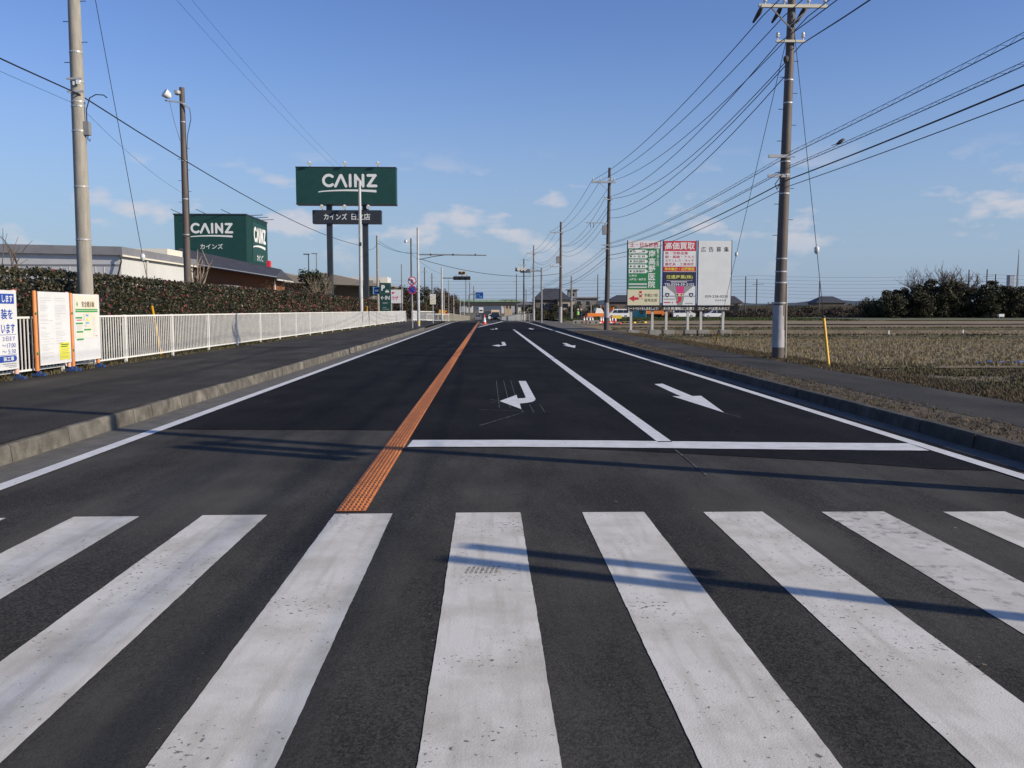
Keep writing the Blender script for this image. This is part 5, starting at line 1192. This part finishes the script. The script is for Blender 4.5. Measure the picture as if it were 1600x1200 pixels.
for lb, x, y, h, r, m_ in lp: far_pole(lb, x, y, h, r, m_, ((h-.8,-.6,.6,(-.5,.5)),) if m_ == 'pole_dark' else ())
for lb, x, y, h in (('left one of the tall far poles beyond the bridge', -9.5, 400, 15), ('second tall far pole beyond the bridge', -8, 410, 14.5), ('third far pole beyond the bridge with crossarms', -6.5, 430, 13), ('far pole right of the blue sign', -3.2+.5-4, 470, 11.5), ('far pole above the right bridge end', 16, 380, 12.5), ('far pole behind the right bridge end', 18.5, 420, 11)):
    far_pole(lb, x, y, h, .2, 'pole_dark', ((h-1,-1.2,1.2,()),(h-2.2,-1,1,())), z0=0)
# thicket left
ft = [(-12.2,122,4.9,1.9),(-10.6,128,4.6,1.7),(-9.3,136,4.9,1.8),(-12.8,134,5.6,2.1),(-8.3,146,5.2,1.9),(-10.9,148,6.0,2.2),(-8.0,158,5.6,2.0),(-9.6,168,6.6,2.3),(-7.9,178,6.2,2.0),(-11.5,112.5,3.2,1.3),(-8.2,196,6.6,2.1),(-14.5,140,5.6,2.2),(-8.6,225,6.5,2.4),(-10.5,205,7.0,2.6)]
side = ['dark tree at the left end of the roadside thicket','brown leafless tree in front of the roadside thicket','twiggy brown tree behind the cream sign','tall tree at the back of the left thicket','brown tree behind the far left signal pole','large brown tree in the middle of the left thicket','twiggy tree right of the far left signal pole','tallest brown tree of the left thicket','brown tree at the right end of the left thicket','small dark bush beside the heart sign','brown tree near the left bridge abutment','tree behind the heart sign','small tree at the left abutment','tree on the left embankment']
for (x, y, h, r), lb in zip(ft, side): leafy_tree('roadside_tree', lb, x, y, tz(x, y)-.2, h, r, 'leaf_brown' if rng.random() < .8 else 'leaf_olive', 24, 90, .24, .1, .12, group='trees of the left thicket')

# ================================================================== RAILWAY BRIDGE AND EMBANKMENT
t = thing('railway_bridge', 'low dark railway bridge with green railing across the far road', 'bridge', (0, 300, 0))
MB().box(-11.5,11.5,0,7,2.75,4.05).build('deck_girder', 'bridge_dark', t)
MB().box(-20,-9.6,.3,6.7,-2.3,4.0).build('abutment', 'bridge_dark', t); MB().box(9.6,18,.3,6.7,-2.3,4.0).build('abutment', 'bridge_dark', t)
MB().box(-22,13,-.1,.05,4.06,4.25).build('railing_base', 'bridge_green', t); MB().box(-22,13,-.05,.02,4.72,4.85).build('handrail', 'bridge_green', t)
for i in range(17): MB().box(-21.8+i*2.15,-21.65+i*2.15,-.12,.05,4.25,4.85).build('railing_post', 'bridge_green', t)
for i in range(16): MB().box(-21.6+i*2.15,-19.75+i*2.15,-.05,.0,4.32,4.62).build('infill_panel', 'bridge_palegreen', t)
def bank(name, line, top, wd, m):
    b = MB()
    for (x, y, nxn, nyn) in line:
        b.v += [(x-nxn*wd, y-nyn*wd, -2.2), (x-nxn*wd*.62, y-nyn*wd*.62, -.3), (x-nxn*wd*.25, y-nyn*wd*.25, top), (x+nxn*wd*.25, y+nyn*wd*.25, top), (x+nxn*wd, y+nyn*wd, -1.5)]
    for i in range(len(line)-1):
        for k in range(4): a = 5*i+k; b.f.append((a, a+5, a+6, a+1))
    return struct(b.build(name, m, fix=False))
bl = [(11,303.5,.0,1),(22,292,.6,.8),(34,255,.9,.45),(44,225,.8,.6),(60,208,.4,.9),(90,203,.1,1),(140,204,0,1),(240,208,0,1),(600,230,0,1)]
bank('railway_embankment_right', bl, 2.5, 10, 'scrub_ground')
bank('railway_embankment_left', [(-300,330,0,1),(-60,312,0,1),(-11,303.5,0,1)], 3.6, 10, 'scrub_ground')
def lerp_line(t_):
    k = len(bl)-3; i = min(k-1, int(t_*k)); f_ = t_*k-i; a, c = bl[i], bl[i+1]; return [a[j]+(c[j]-a[j])*f_ for j in range(4)]
cl_ = []
for i in range(520):
    x, y, a, c = lerp_line(rng.random()**.9); d = rng.uniform(-9.5, -1.0); s = rng.uniform(.6, 1.7)
    cl_.append((x+a*d, y+c*d, -.6+ (1-abs(d)/10)*3.2*.9 + rng.uniform(-.2,.5), s))
P = crown_points(cl_, 110, .75)
o = tag(stuff(leaves('embankment_scrub', P, nprng.uniform(.2,.6,len(P)), 'leaf_brown', None, .2, .5)), 'brown winter scrub covering the railway embankment', 'scrub')
cl_ = []
for i in range(90): cl_.append((rng.uniform(8.5,32), rng.uniform(172,250), rng.uniform(-.6,.8)+.6, rng.uniform(.6,1.5)))
P = crown_points(cl_, 130, .8)
tag(stuff(leaves('roadside_scrub', P, nprng.uniform(.15,.4,len(P)), 'leaf_olive', None, .2, .5)), 'olive brushwood between the road and the work yard', 'scrub')
fl = ['low tangled hedge behind the two workers','olive bush right of the far right signal pole','brushy bush under the dark-roofed house','bush left of the second utility pole','olive bush behind the orange machine','bush behind the white pickup van','brushy bush near the right abutment']
for (x, y, h, r), lb in zip(((15.5,168,2.9,2.1),(8.4,150,2.6,1.6),(12,160,3.3,2.0),(21,178,3.0,2.3),(18,182,3.4,2.4),(26,190,3.2,2.6),(9.5,205,3.6,2.4)), fl):
    leafy_tree('bush', lb, x, y, tz(x,y)-.2, h, r, 'leaf_olive', 20, 100, .22, .08, .1, 'bush', 'bushes by the work yard')
# dark grove on the right
gd = []
for i in range(19):
    x = 82.5+i*1.95+rng.uniform(-.5,.5); px_ = max(0, (x-83)/36)
    h = 3.6+5.0*min(1, px_*3.4)**.6*rng.uniform(.82,1.12) if px_ < .5 else rng.uniform(6.0,7.6)
    gd.append((x, 184+rng.uniform(-2.5,3.5), h, rng.uniform(2.3,3.1)))
words_ = ['first','second','third','fourth','fifth','sixth','seventh','eighth','ninth','tenth','eleventh','twelfth','thirteenth','fourteenth','fifteenth','sixteenth','seventeenth','eighteenth','nineteenth']
for (x, y, h, r), wd_ in zip(gd, words_):
    leafy_tree('grove_tree', ('olive-brown' if wd_ in ('fourth','ninth','twelfth','fifteenth') else 'dark evergreen')+' tree of the field-edge grove, '+wd_+' from its left end', x, y, -.4, h*.94, r, 'leaf_olive' if wd_ in ('fourth','ninth','twelfth','fifteenth') else 'leaf_grove', 46, 130, .38, .16, .02, group='trees of the dark grove', cl=.36)
cl_ = [(rng.uniform(80,124), 186+rng.uniform(-3.5,3), rng.uniform(-.2,3.6), rng.uniform(.8,1.7)) for _ in range(170)]
P = crown_points(cl_, 120, .9)
tag(stuff(leaves('grove_undergrowth', P, nprng.uniform(.2,.5,len(P)), 'leaf_olive', None, .3, .5)), 'tangled bamboo and undergrowth filling the dark grove', 'undergrowth')
bare_tree('bare_tree', 'broad grey bare treetop rising above the dark grove', 98.5, 188, 0, 10.6, .34, 4, .75, 4, 'twig', 1, trunk_l=.3)
bare_tree('bare_tree', 'smaller grey bare treetop left of the broad one', 93.0, 188, 0, 9.6, .26, 4, .7, 4, 'twig', 1, trunk_l=.3)
bare_tree('bare_tree', 'bare treetop in the middle of the grove skyline', 102.5, 189, 0, 10.2, .32, 4, .8, 4, 'twig', 1, trunk_l=.3)
leafy_tree('conifer_tree', 'dark rounded conifer standing above the right end of the grove', 111, 192, 0, 8.0, 1.6, 'leaf_grove', 26, 110, .35, .15, .35)
# far treeline and hills that close the horizon
b = MB()
for k in range(2):
    for i in range(90):
        a = R(-75+150*i/89); rr = 1800+900*k; h = 14+10*k+9*noise1(i*.31+k*5)+5*noise1(i*1.3+k); b.v += [(rr*math.sin(a), rr*math.cos(a), -5), (rr*1.05*math.sin(a), rr*1.05*math.cos(a), max(4,h)), (rr*1.2*math.sin(a), rr*1.2*math.cos(a), -5)]
    o_ = k*270
    for i in range(89):
        q = o_+3*i; b.f += [(q, q+3, q+4, q+1), (q+1, q+4, q+5, q+2)]
struct(b.build('hills', 'hill_far', fix=False))

# ================================================================== HOUSES
def house(label, x, y, wd, dp, eave, ridge_, wall, roof, wins=(), hip=True, z=None, rz=0, name='house'):
    t = thing(name, label, 'house', (x, y, tz(x, y) if z is None else z), rz)
    MB().box(-wd/2,wd/2,0,dp,-1,eave).build('wall', wall, t)
    o = .5; b = MB(); i_ = wd*.28 if hip else 0
    b.v += [(-wd/2-o,-o,eave),(wd/2+o,-o,eave),(wd/2+o,dp+o,eave),(-wd/2-o,dp+o,eave),(-wd/2+i_,dp/2,ridge_),(wd/2-i_,dp/2,ridge_),(-wd/2-o,-o,eave-.12),(wd/2+o,-o,eave-.12),(wd/2+o,dp+o,eave-.12),(-wd/2-o,dp+o,eave-.12)]
    b.f += [(0,1,5,4),(1,2,5),(2,3,4,5),(3,0,4),(0,6,7,1),(1,7,8,2),(2,8,9,3),(3,9,6,0),(6,9,8,7)]
    b.build('roof', roof, t)
    for (x0, x1, z0, z1) in wins: window_part(t, x0, x1, z0, z1, -.001, 'glass_dark', 'pole_white')
    return t
house('brown two-storey house with a wide dark hipped roof', 14.8, 200, 7.6, 8, 4.6, 7.2, 'wall_brown', 'roof_dark', ((-3,-1.8,2.6,3.8),(-1,.3,2.6,3.8)))
house('beige house wing lit by the sun beside the dark roof', 17.6, 196, 3.6, 6, 4.4, 5.0, 'wall_beige', 'roof_dark', ((-1.0,.4,2.4,3.5),))
house('flat grey apartment block behind the bushes', 25, 235, 9, 8, 5.0, 5.3, 'wall_grey', 'roof_beige', ((-3.5,-2.3,3,4.2),(-1.2,0,3,4.2),(1.2,2.4,3,4.2)), False, name='apartment_block')
house('small grey tower house beside the apartment block', 23.2, 240, 2.4, 3, 7.3, 7.5, 'wall_grey', 'roof_beige', ((-.6,.6,5.4,6.4),), False)
house('low dark-roofed house between second pole and green billboard', 37, 235, 9, 7, 4.0, 5.8, 'wall_brown', 'roof_dark')
house('small sunlit house right of the blank billboard', 73.2, 262, 5, 5, 3.6, 5.6, 'wall_beige', 'roof_dark', ((.4,1.5,2.2,3.2),), z=0)
house('wide dark hipped roof behind the railway bank', 104, 265, 8.5, 8, 3.7, 5.6, 'wall_brown', 'roof_dark', z=0)
house('pale house left of the dark-roofed house', 9.3, 215, 3.6, 5, 4.0, 4.6, 'wall_cream', 'roof_grey', ((-1,.4,2.4,3.4),))
for i, (lb, x, y, wd, h, m_) in enumerate((('pale block left under the far bridge', -14, 520, 9, 7, 'far_building'), ('white block beyond the bridge on the left', -9.5, 470, 4, 6, 'wall_white'), ('grey block beyond the bridge on the right', 13, 540, 9, 8, 'far_building'), ('white shop beyond the bridge on the right', 9.5, 430, 5, 5.5, 'wall_white'), ('brown shop beyond the right fence', 8.2, 340, 3, 4.5, 'wall_beige'))):
    t = house(lb, x, y, wd, 8, h, h+.4, m_, 'roof_grey', ((-wd*.3,-wd*.05,h*.55,h*.8),(wd*.1,wd*.35,h*.55,h*.8)), False, z=-.6, name='far_building')
t = thing('radio_mast', 'thin grey lattice mast at the right horizon', 'mast', (364, 600, 0)); MB().tube([(0,0,0),(0,0,30),(0,0,43)], [1.2,.5,.15], 6).build('mast', 'pole_grey', t); MB().tube([(0,0,22),(0,0,26)], .8, 6).build('platform', 'far_building', t)
t = thing('chimney_block', 'pale square tower block at the right horizon', 'building', (359, 600, 0)); MB().box(-1.5,1.5,-2,2,0,24.6).build('wall', 'far_building', t); MB().box(-1.6,1.6,-2.1,2.1,24.6,25).build('roof', 'roof_grey', t)
# blue direction sign before the bridge
t = thing('direction_sign', 'blue overhead direction sign above the bridge rail', 'road sign', (-6.0, 292, -1.8))
MB().tube([(0,0,0),(0,0,8.0),(.6,0,8.4),(2.2,0,8.4)], .13, 8).build('post', 'pole_grey', t, smooth=True); p = MB().box(2.2,4.75,-.06,.04,6.9,9.0).build('panel', 'sign_blue', t)
for x0_, x1_, z0_, z1_ in ((2.6,2.75,7.2,8.2),(2.6,3.2,8.2,8.35),(3.5,3.65,7.2,8.5),(3.9,4.3,7.2,7.8)): panel(p, x0_, x1_, z0_, z1_, 'ink_skyblue', -.064, 'printed_mark')

# ================================================================== VEHICLES
def vehicle(name, label, cat, x, y, rz, prof, wd, paint, belt, wheels, windows=(), wr=.3, front=(), back=(), group=None, z=None, lights=None, inset=.13):
    t = thing(name, label, cat, (x, y, tz(x, y) if z is None else z), rz, group)
    k = len(prof); b = MB()
    hw = lambda pz: wd/2-(inset*max(0, pz-belt)/.6 if pz > belt else 0)
    for s_ in (-1, 1): b.v += [(px, s_*hw(pz), pz) for px, pz in prof]
    b.f.append(tuple(range(k))); b.f.append(tuple(range(2*k-1, k-1, -1)))
    for i in range(k): j = (i+1) % k; b.f.append((i, j, k+j, k+i))
    b.build('body', paint, t)
    for pl in windows:
        for s_ in (-1, 1): MB().poly([(px, s_*(hw(pz)+.012), pz) for px, pz in pl]).build('side_window', 'glass_dark', t)
    for (x0_, z0_, x1_, z1_, nm, m_, sh) in front:
        MB().poly([(x0_,-hw(z0_)*sh,z0_),(x0_,hw(z0_)*sh,z0_),(x1_,hw(z1_)*sh,z1_),(x1_,-hw(z1_)*sh,z1_)]).build(nm, m_, t)
    for wx in wheels:
        for s_ in (-1, 1):
            w_ = MB().lathe([(wr*.85,-.1),(wr,-.07),(wr,.07),(wr*.85,.1)], 16).build('wheel', 'tyre', t, loc=(wx, s_*(wd/2-.09), wr)); w_.rotation_euler = (R(90),0,0)
            MB().lathe([(wr*.55,-.105),(wr*.55,.105)], 10).build('rim', 'galvanised', w_)
    if lights:
        for (lx, lz, m_) in lights:
            for s_ in (-1, 1): MB().box(lx-.02,lx+.02,s_*wd*.36-.12,s_*wd*.36+.12,lz-.07,lz+.07).build('lamp', m_, t)
    return t
VAN = [(-2.15,.32),(2.2,.32),(2.28,.75),(2.18,1.0),(1.5,1.15),(.95,1.75),(.6,1.85),(-2.0,1.85),(-2.15,1.6)]
VANW = [[(1.3,1.12),(.9,1.65),(.35,1.68),(.35,1.12)],[(.25,1.12),(.25,1.68),(-.85,1.68),(-.85,1.12)],[(-.95,1.12),(-.95,1.68),(-1.9,1.66),(-1.95,1.12)]]
GV = 'vehicles in the work yard'
# yard vehicles, side on
vehicle('white_van', 'white van parked in the yard just right of the second utility pole', 'van', 26.0, 175, R(180), VAN, 1.7, 'car_white', 1.05, (-1.35,1.4), VANW, .32, group=GV, z=-.22)
vehicle('white_van', 'white van behind the legs of the middle billboard', 'van', 39.2, 176, 0, VAN, 1.7, 'car_white', 1.05, (-1.35,1.4), VANW, .32, group=GV, z=-.2)
WAG = [(-2.0,.3),(2.0,.3),(2.1,.7),(1.7,.95),(.9,1.05),(.3,1.55),(-1.7,1.58),(-2.05,1.0)]
vehicle('white_car', 'white hatchback behind the legs of the blank billboard', 'car', 45.3, 176, R(180), WAG, 1.65, 'car_white', 1.0, (-1.25,1.3), [[(.85,1.03),(.25,1.48),(-.4,1.5),(-.4,1.03)],[(-.5,1.03),(-.5,1.5),(-1.55,1.5),(-1.8,1.03)]], .3, group=GV, z=-.2)
vehicle('dark_car', 'dark car parked between the orange truck and the white van', 'car', 36.2, 178, R(200), WAG, 1.65, 'car_black', 1.0, (-1.25,1.3), [[(.85,1.03),(.25,1.48),(-.4,1.5),(-.4,1.03)]], .3, group=GV, z=-.2)
t = thing('storage_container', 'teal storage container behind the green billboard', 'container', (30.4, 176, -.22), R(-18))
MB().box(-1.3,1.3,0,2.2,.15,1.75).build('box', 'blue_teal', t); MB().box(-1.34,-1.30,0,2.2,.1,1.8).box(-1.3,1.3,-.02,2.2,1.75,1.82).build('frame', 'blue_dark', t)
for i in range(8): MB().box(-1.2+i*.32,-1.1+i*.32,-.03,-.001,.2,1.7).build('corrugation', 'blue_teal', t)
t = thing('orange_truck', 'orange flatbed truck behind the gap between billboards', 'truck', (34.0, 177, -.22))
MB().box(-2.6,.9,-.9,.9,.85,1.05).box(-2.6,.9,-.92,-.86,1.05,1.5).box(-2.6,.9,.86,.92,1.05,1.5).build('bed', 'machine_orange', t); MB().prism([(.95,.5),(2.4,.5),(2.45,1.1),(2.1,1.9),(.95,1.95)], -.88, .88).build('cab', 'machine_orange', t)
MB().box(-2.5,2.2,-.4,.4,.4,.84).build('chassis', 'black_rubber', t)
for wx in (-1.7,1.6):
    for s_ in (-1,1): MB().lathe([(.36,-.12),(.36,.12)], 14).build('wheel', 'tyre', t, loc=(wx, s_*.78, .36)).rotation_euler = (R(90),0,0)
MB().quad((1.3,-.885,1.2),(2.2,-.885,1.2),(2.0,-.885,1.75),(1.3,-.885,1.75)).build('side_window', 'glass_dark', t)
t = thing('excavator', 'orange compact excavator behind the first white van', 'excavator', (25.6, 181, -.22), R(160))
for s_ in (-1,1): MB().prism([(-1.1,.12),(1.1,.12),(1.3,.35),(1.1,.6),(-1.1,.6),(-1.3,.35)], s_*.75-.18, s_*.75+.18).build('track', 'black_rubber', t)
MB().prism([(-1.1,.7),(.6,.7),(.6,1.2),(-.3,1.3),(-1.1,1.25)], -.65, .65).build('house', 'machine_orange', t); MB().prism([(-.3,1.2),(.65,1.2),(.55,2.2),(-.25,2.2)], -.6, .2).build('cab', 'machine_orange', t)
MB().quad((-.2,-.605,1.4),(.55,-.605,1.4),(.48,-.605,2.1),(-.15,-.605,2.1)).build('cab_window', 'glass_dark', t)
MB().bar((.6,.3,1.0),(1.9,.3,2.5),.2,.3).bar((1.9,.3,2.5),(2.7,.3,1.3),.16,.24).build('boom', 'machine_orange', t); MB().prism([(2.5,1.3),(2.9,1.35),(3.0,.8),(2.6,.7),(2.35,.95)], .1, .5).build('bucket', 'machine_white', t)
t = thing('road_roller', 'orange and white road machine parked behind the cones', 'roller', (20.2, 165, -.25), R(10))
MB().prism([(-1.7,.5),(1.5,.5),(1.7,.9),(1.3,1.1),(-1.7,1.1)], -.75, .75).build('chassis', 'machine_orange', t); MB().prism([(-.2,1.1),(1.5,1.1),(1.1,1.9),(.1,2.1)], -.7, .7).build('hood', 'machine_white', t)
for dx in (-1.2,1.2): MB().lathe([(.55,-.7),(.55,.7)], 18).build('drum', 'steel', t, loc=(dx,0,.5), smooth=False).rotation_euler = (R(90),0,0)
for dx in (-1.0,.9): MB().tube([(dx,-.6,1.1),(dx,-.6,2.6)], .04, 6).build('canopy_post', 'machine_white', t)
MB().box(-1.5,-.3,-.5,.5,1.1,1.6).build('seat', 'black_rubber', t)
# cones in the yard
def cone(label, x, y, z, h, group, big=False):
    t = thing('traffic_cone', label, 'traffic cone', (x, y, z), 0, group); w_ = h*.26
    MB().box(-w_,w_,-w_,w_,0,h*.05).build('base', 'cone_red', t); MB().lathe([(h*.2,h*.05),(h*.16,h*.24)], 12).build('lower_cone', 'cone_red', t, smooth=True)
    MB().lathe([(h*.163,h*.24),(h*.085,h*.70)], 12).build('white_sleeve', 'cone_white', t, smooth=True); MB().lathe([(h*.084,h*.70),(h*.03,h*.97),(h*.01,h)], 12).build('tip', 'cone_red', t, smooth=True); return t
cone('tall red and white cone standing on the far island in the road', -.26, 89.3, .01, .98, 'cones')
GC = 'red and white cones in the work yard'
cw = ['leftmost','second','third','fourth','fifth','sixth','seventh','eighth','ninth','rightmost']
for i in range(10): cone('red and white cone near the workers, '+cw[i]+' in the row', 14.1+i*.42+(.7 if i > 3 else 0), 128+rng.uniform(-.8,.8), -.3, .9, GC)
for i, (lb, x, y, rz, m_, l) in enumerate((('red plastic barrier bar lying on the ground behind the pole', 15.8,118,20,'cone_red',2.4),('red barrier bar lying nearest the second utility pole', 15.6,110,-25,'cone_red',2.2),('yellow barrier bar lying right of the second utility pole', 18.9,118,-35,'ink_yellow',2.0),('yellow barrier bar lying farthest right in the yard', 20.8,121,-38,'ink_yellow',2.2),('upright yellow barrier board beside the cones', 19.3,131,0,'ink_yellow',1.4))):
    t = thing('barrier_board', lb, 'barrier', (x, y, -.3), R(rz)); up_ = lb.startswith('upright')
    MB().box(-l/2,l/2,-.06 if up_ else -.3,.06 if up_ else .3,.0 if not up_ else .45,.16 if not up_ else .95).build('board', m_, t)
    for q in range(3): MB().box(-l/2+.2+q*l/3,-l/2+.45+q*l/3,-.064 if up_ else -.304,.064 if up_ else .304,.004,.17 if not up_ else .5).build('stripe', 'ink_white' if m_ == 'cone_red' else 'black_rubber', t)
for lb, x, y in (('short concrete block beside the workers, left one', 11.6, 112), ('short concrete block beside the workers, right one', 13.3, 111)):
    t = thing('concrete_block', lb, 'block', (x, y, -.32)); MB().prism([(-.8,0),(.8,0),(.75,.5),(-.75,.5)], -.25, .25).build('block', 'concrete', t); MB().box(-.5,-.3,-.26,-.25,.1,.3).box(.3,.5,-.26,-.25,.1,.3).build('lifting_slot', 'black_rubber', t)
# traffic on the far road
CARP = [(-2.1,.25),(2.1,.25),(2.15,.65),(1.5,.9),(.9,.95),(.2,1.45),(-1.2,1.45),(-1.9,1.0),(-2.15,.9)]
CW = [[(.8,.98),(.15,1.38),(-.4,1.38),(-.4,.98)],[(-.5,.98),(-.5,1.38),(-1.15,1.38),(-1.6,.98)]]
vehicle('silver_car', 'small silver car driving away down the far left lane', 'car', -2.35, 235, R(90), CARP, 1.72, 'car_silver', .95, (-1.3,1.35), CW, .3, z=zr(235), front=((-1.92,1.0,-1.25,1.42,'rear_window','glass_dark',.85),), lights=((-2.15,.75,'lamp_red'),))
vehicle('black_car', 'black car coming towards the camera on the far road', 'car', 1.65, 182, R(-90), CARP, 1.8, 'car_black', .95, (-1.3,1.35), CW, .3, z=zr(182), front=((.92,.97,.22,1.44,'windscreen','glass_dark',.88),), lights=((2.14,.62,'lamp_clear'),))
vehicle('beige_truck', 'beige-topped truck behind the oncoming black car', 'truck', 2.0, 215, R(-90), [(-3,.4),(2.4,.4),(2.5,1.2),(2.3,2.1),(1.2,2.3),(1.0,2.6),(-3,2.6)], 2.0, 'truck_beige', 3.0, (-2,1.6), (), .38, z=zr(215), front=((2.46,1.3,2.33,2.05,'windscreen','glass_dark',.85),))
vehicle('white_truck', 'white box truck far off beyond the bridge', 'truck', -2.7, 405, R(90), [(-3,.4),(3,.4),(3,1.9),(2.4,2.9),(-3,2.9)], 2.0, 'car_white', 3.2, (-2,2), (), .4, z=zr(405), front=((-3.01,1.1,-3.01,1.7,'rear_window','glass_dark',.7),))
vehicle('white_van', 'white van approaching beyond the black car', 'van', 1.3, 290, R(-90), VAN, 1.7, 'car_white', 1.05, (-1.35,1.4), VANW, .32, z=zr(290), front=((1.49,1.17,.97,1.74,'windscreen','glass_dark',.85),))

# ================================================================== WORKERS
def person(label, x, y, z, rz, top_m, hat_m, vest=None):
    t = thing('person', label, 'person', (x, y, z), rz)
    J = [((0,0,.95),.15),((0,0,1.18),.145),((0,0,1.40),.17),((0,0,1.50),.07),((0,.01,1.58),.085),((0,.01,1.69),.10),
         ((.10,0,.90),.105),((.12,-.02,.50),.075),((.13,.01,.09),.055),((.14,-.14,.04),.045),((-.10,0,.90),.105),((-.12,.03,.50),.075),((-.13,.05,.09),.055),((-.14,-.10,.04),.045),
         ((.19,0,1.40),.075),((.25,.02,1.13),.055),((.20,-.15,.98),.042),((.17,-.22,.95),.035),((-.19,0,1.40),.075),((-.26,.02,1.12),.055),((-.26,-.06,.88),.042),((-.26,-.09,.80),.036)]
    E_ = [(0,1),(1,2),(2,3),(3,4),(4,5),(0,6),(6,7),(7,8),(8,9),(0,10),(10,11),(11,12),(12,13),(2,14),(14,15),(15,16),(16,17),(2,18),(18,19),(19,20),(20,21)]
    me = bpy.data.meshes.new('body'); me.from_pydata([j[0] for j in J], E_, []); o = bpy.data.objects.new('tmpbody', me); col.objects.link(o)
    o.modifiers.new('s', 'SKIN'); sv = me.skin_vertices[0].data
    for i, j in enumerate(J): sv[i].radius = (j[1], j[1]*.8)
    sv[0].use_root = True
    ss = o.modifiers.new('u', 'SUBSURF'); ss.levels = 1; ss.render_levels = 1
    dg = bpy.context.evaluated_depsgraph_get(); dg.update(); bm2 = bpy.data.meshes.new_from_object(o.evaluated_get(dg)); bpy.data.objects.remove(o)
    bm2.name = 'body'; bm2.materials.clear()
    for m_ in (top_m, 'cloth_dark', 'skin'): bm2.materials.append(M[m_])
    for p_ in bm2.polygons:
        c = p_.center; p_.material_index = 2 if c.z > 1.5 or (abs(c.x) > .14 and c.y < -.17) else (1 if c.z < .93 and abs(c.x) < .2 else 0)
    b_ = obj('body', bm2, None, t)
    MB().lathe([(.13,0),(.135,.03),(.12,.09),(.07,.14),(.01,.155)], 12, (0,.01,1.70)).build('helmet', hat_m, t, smooth=True)
    if vest: MB().lathe([(.19,0),(.175,.2),(.20,.42),(.12,.5)], 12, (0,0,.95)).build('vest', vest, t, smooth=True).scale = (1.15,.85,1)
    return t
person('worker in a green vest and dark trousers with a white helmet', 13.35, 130, -.22, R(20), 'cloth_dark', 'helmet_white', 'vest_green')
person('worker in navy clothes with a yellow helmet beside the cones', 13.85, 130.8, -.22, R(-40), 'cloth_navy', 'helmet_yellow')

# small things in the field
for lb, x, y, h in (('white marker stake in the paddy, left one', 26.8, 58.3, .42), ('white marker stake in the paddy, right one', 33.3, 61, .4)):
    t = thing('marker_stake', lb, 'stake', (x, y, -.3)); MB().box(-.04,.04,-.03,.03,-.1,h).build('stake', 'ink_white', t); MB().box(-.042,.042,-.032,.032,h-.06,h+.002).build('cap', 'pole_white', t)
t = thing('field_box', 'small white box at the foot of the dark grove', 'box', (106, 180, -.25)); MB().box(-.55,.55,-.4,.4,.3,.85).build('box', 'ink_white', t); MB().box(-.4,-.3,-.3,.3,0,.3).box(.3,.4,-.3,.3,0,.3).build('legs', 'pole_grey', t)
t = thing('blue_sheet', 'crumpled blue sheet lying in the grass at the right', 'sheet', (17.6, 29.0, -.31)); b = MB()
for i in range(13):
    for j in range(4): b.v.append((-1.2+i*.2, -.1+j*.07, .04+.04*math.sin(i*1.7+j*2.3)+.03*math.sin(i*3.9)))
for i in range(12):
    for j in range(3): q = i*4+j; b.f.append((q, q+4, q+5, q+1))
b.build('sheet', 'tarp_blue', t)
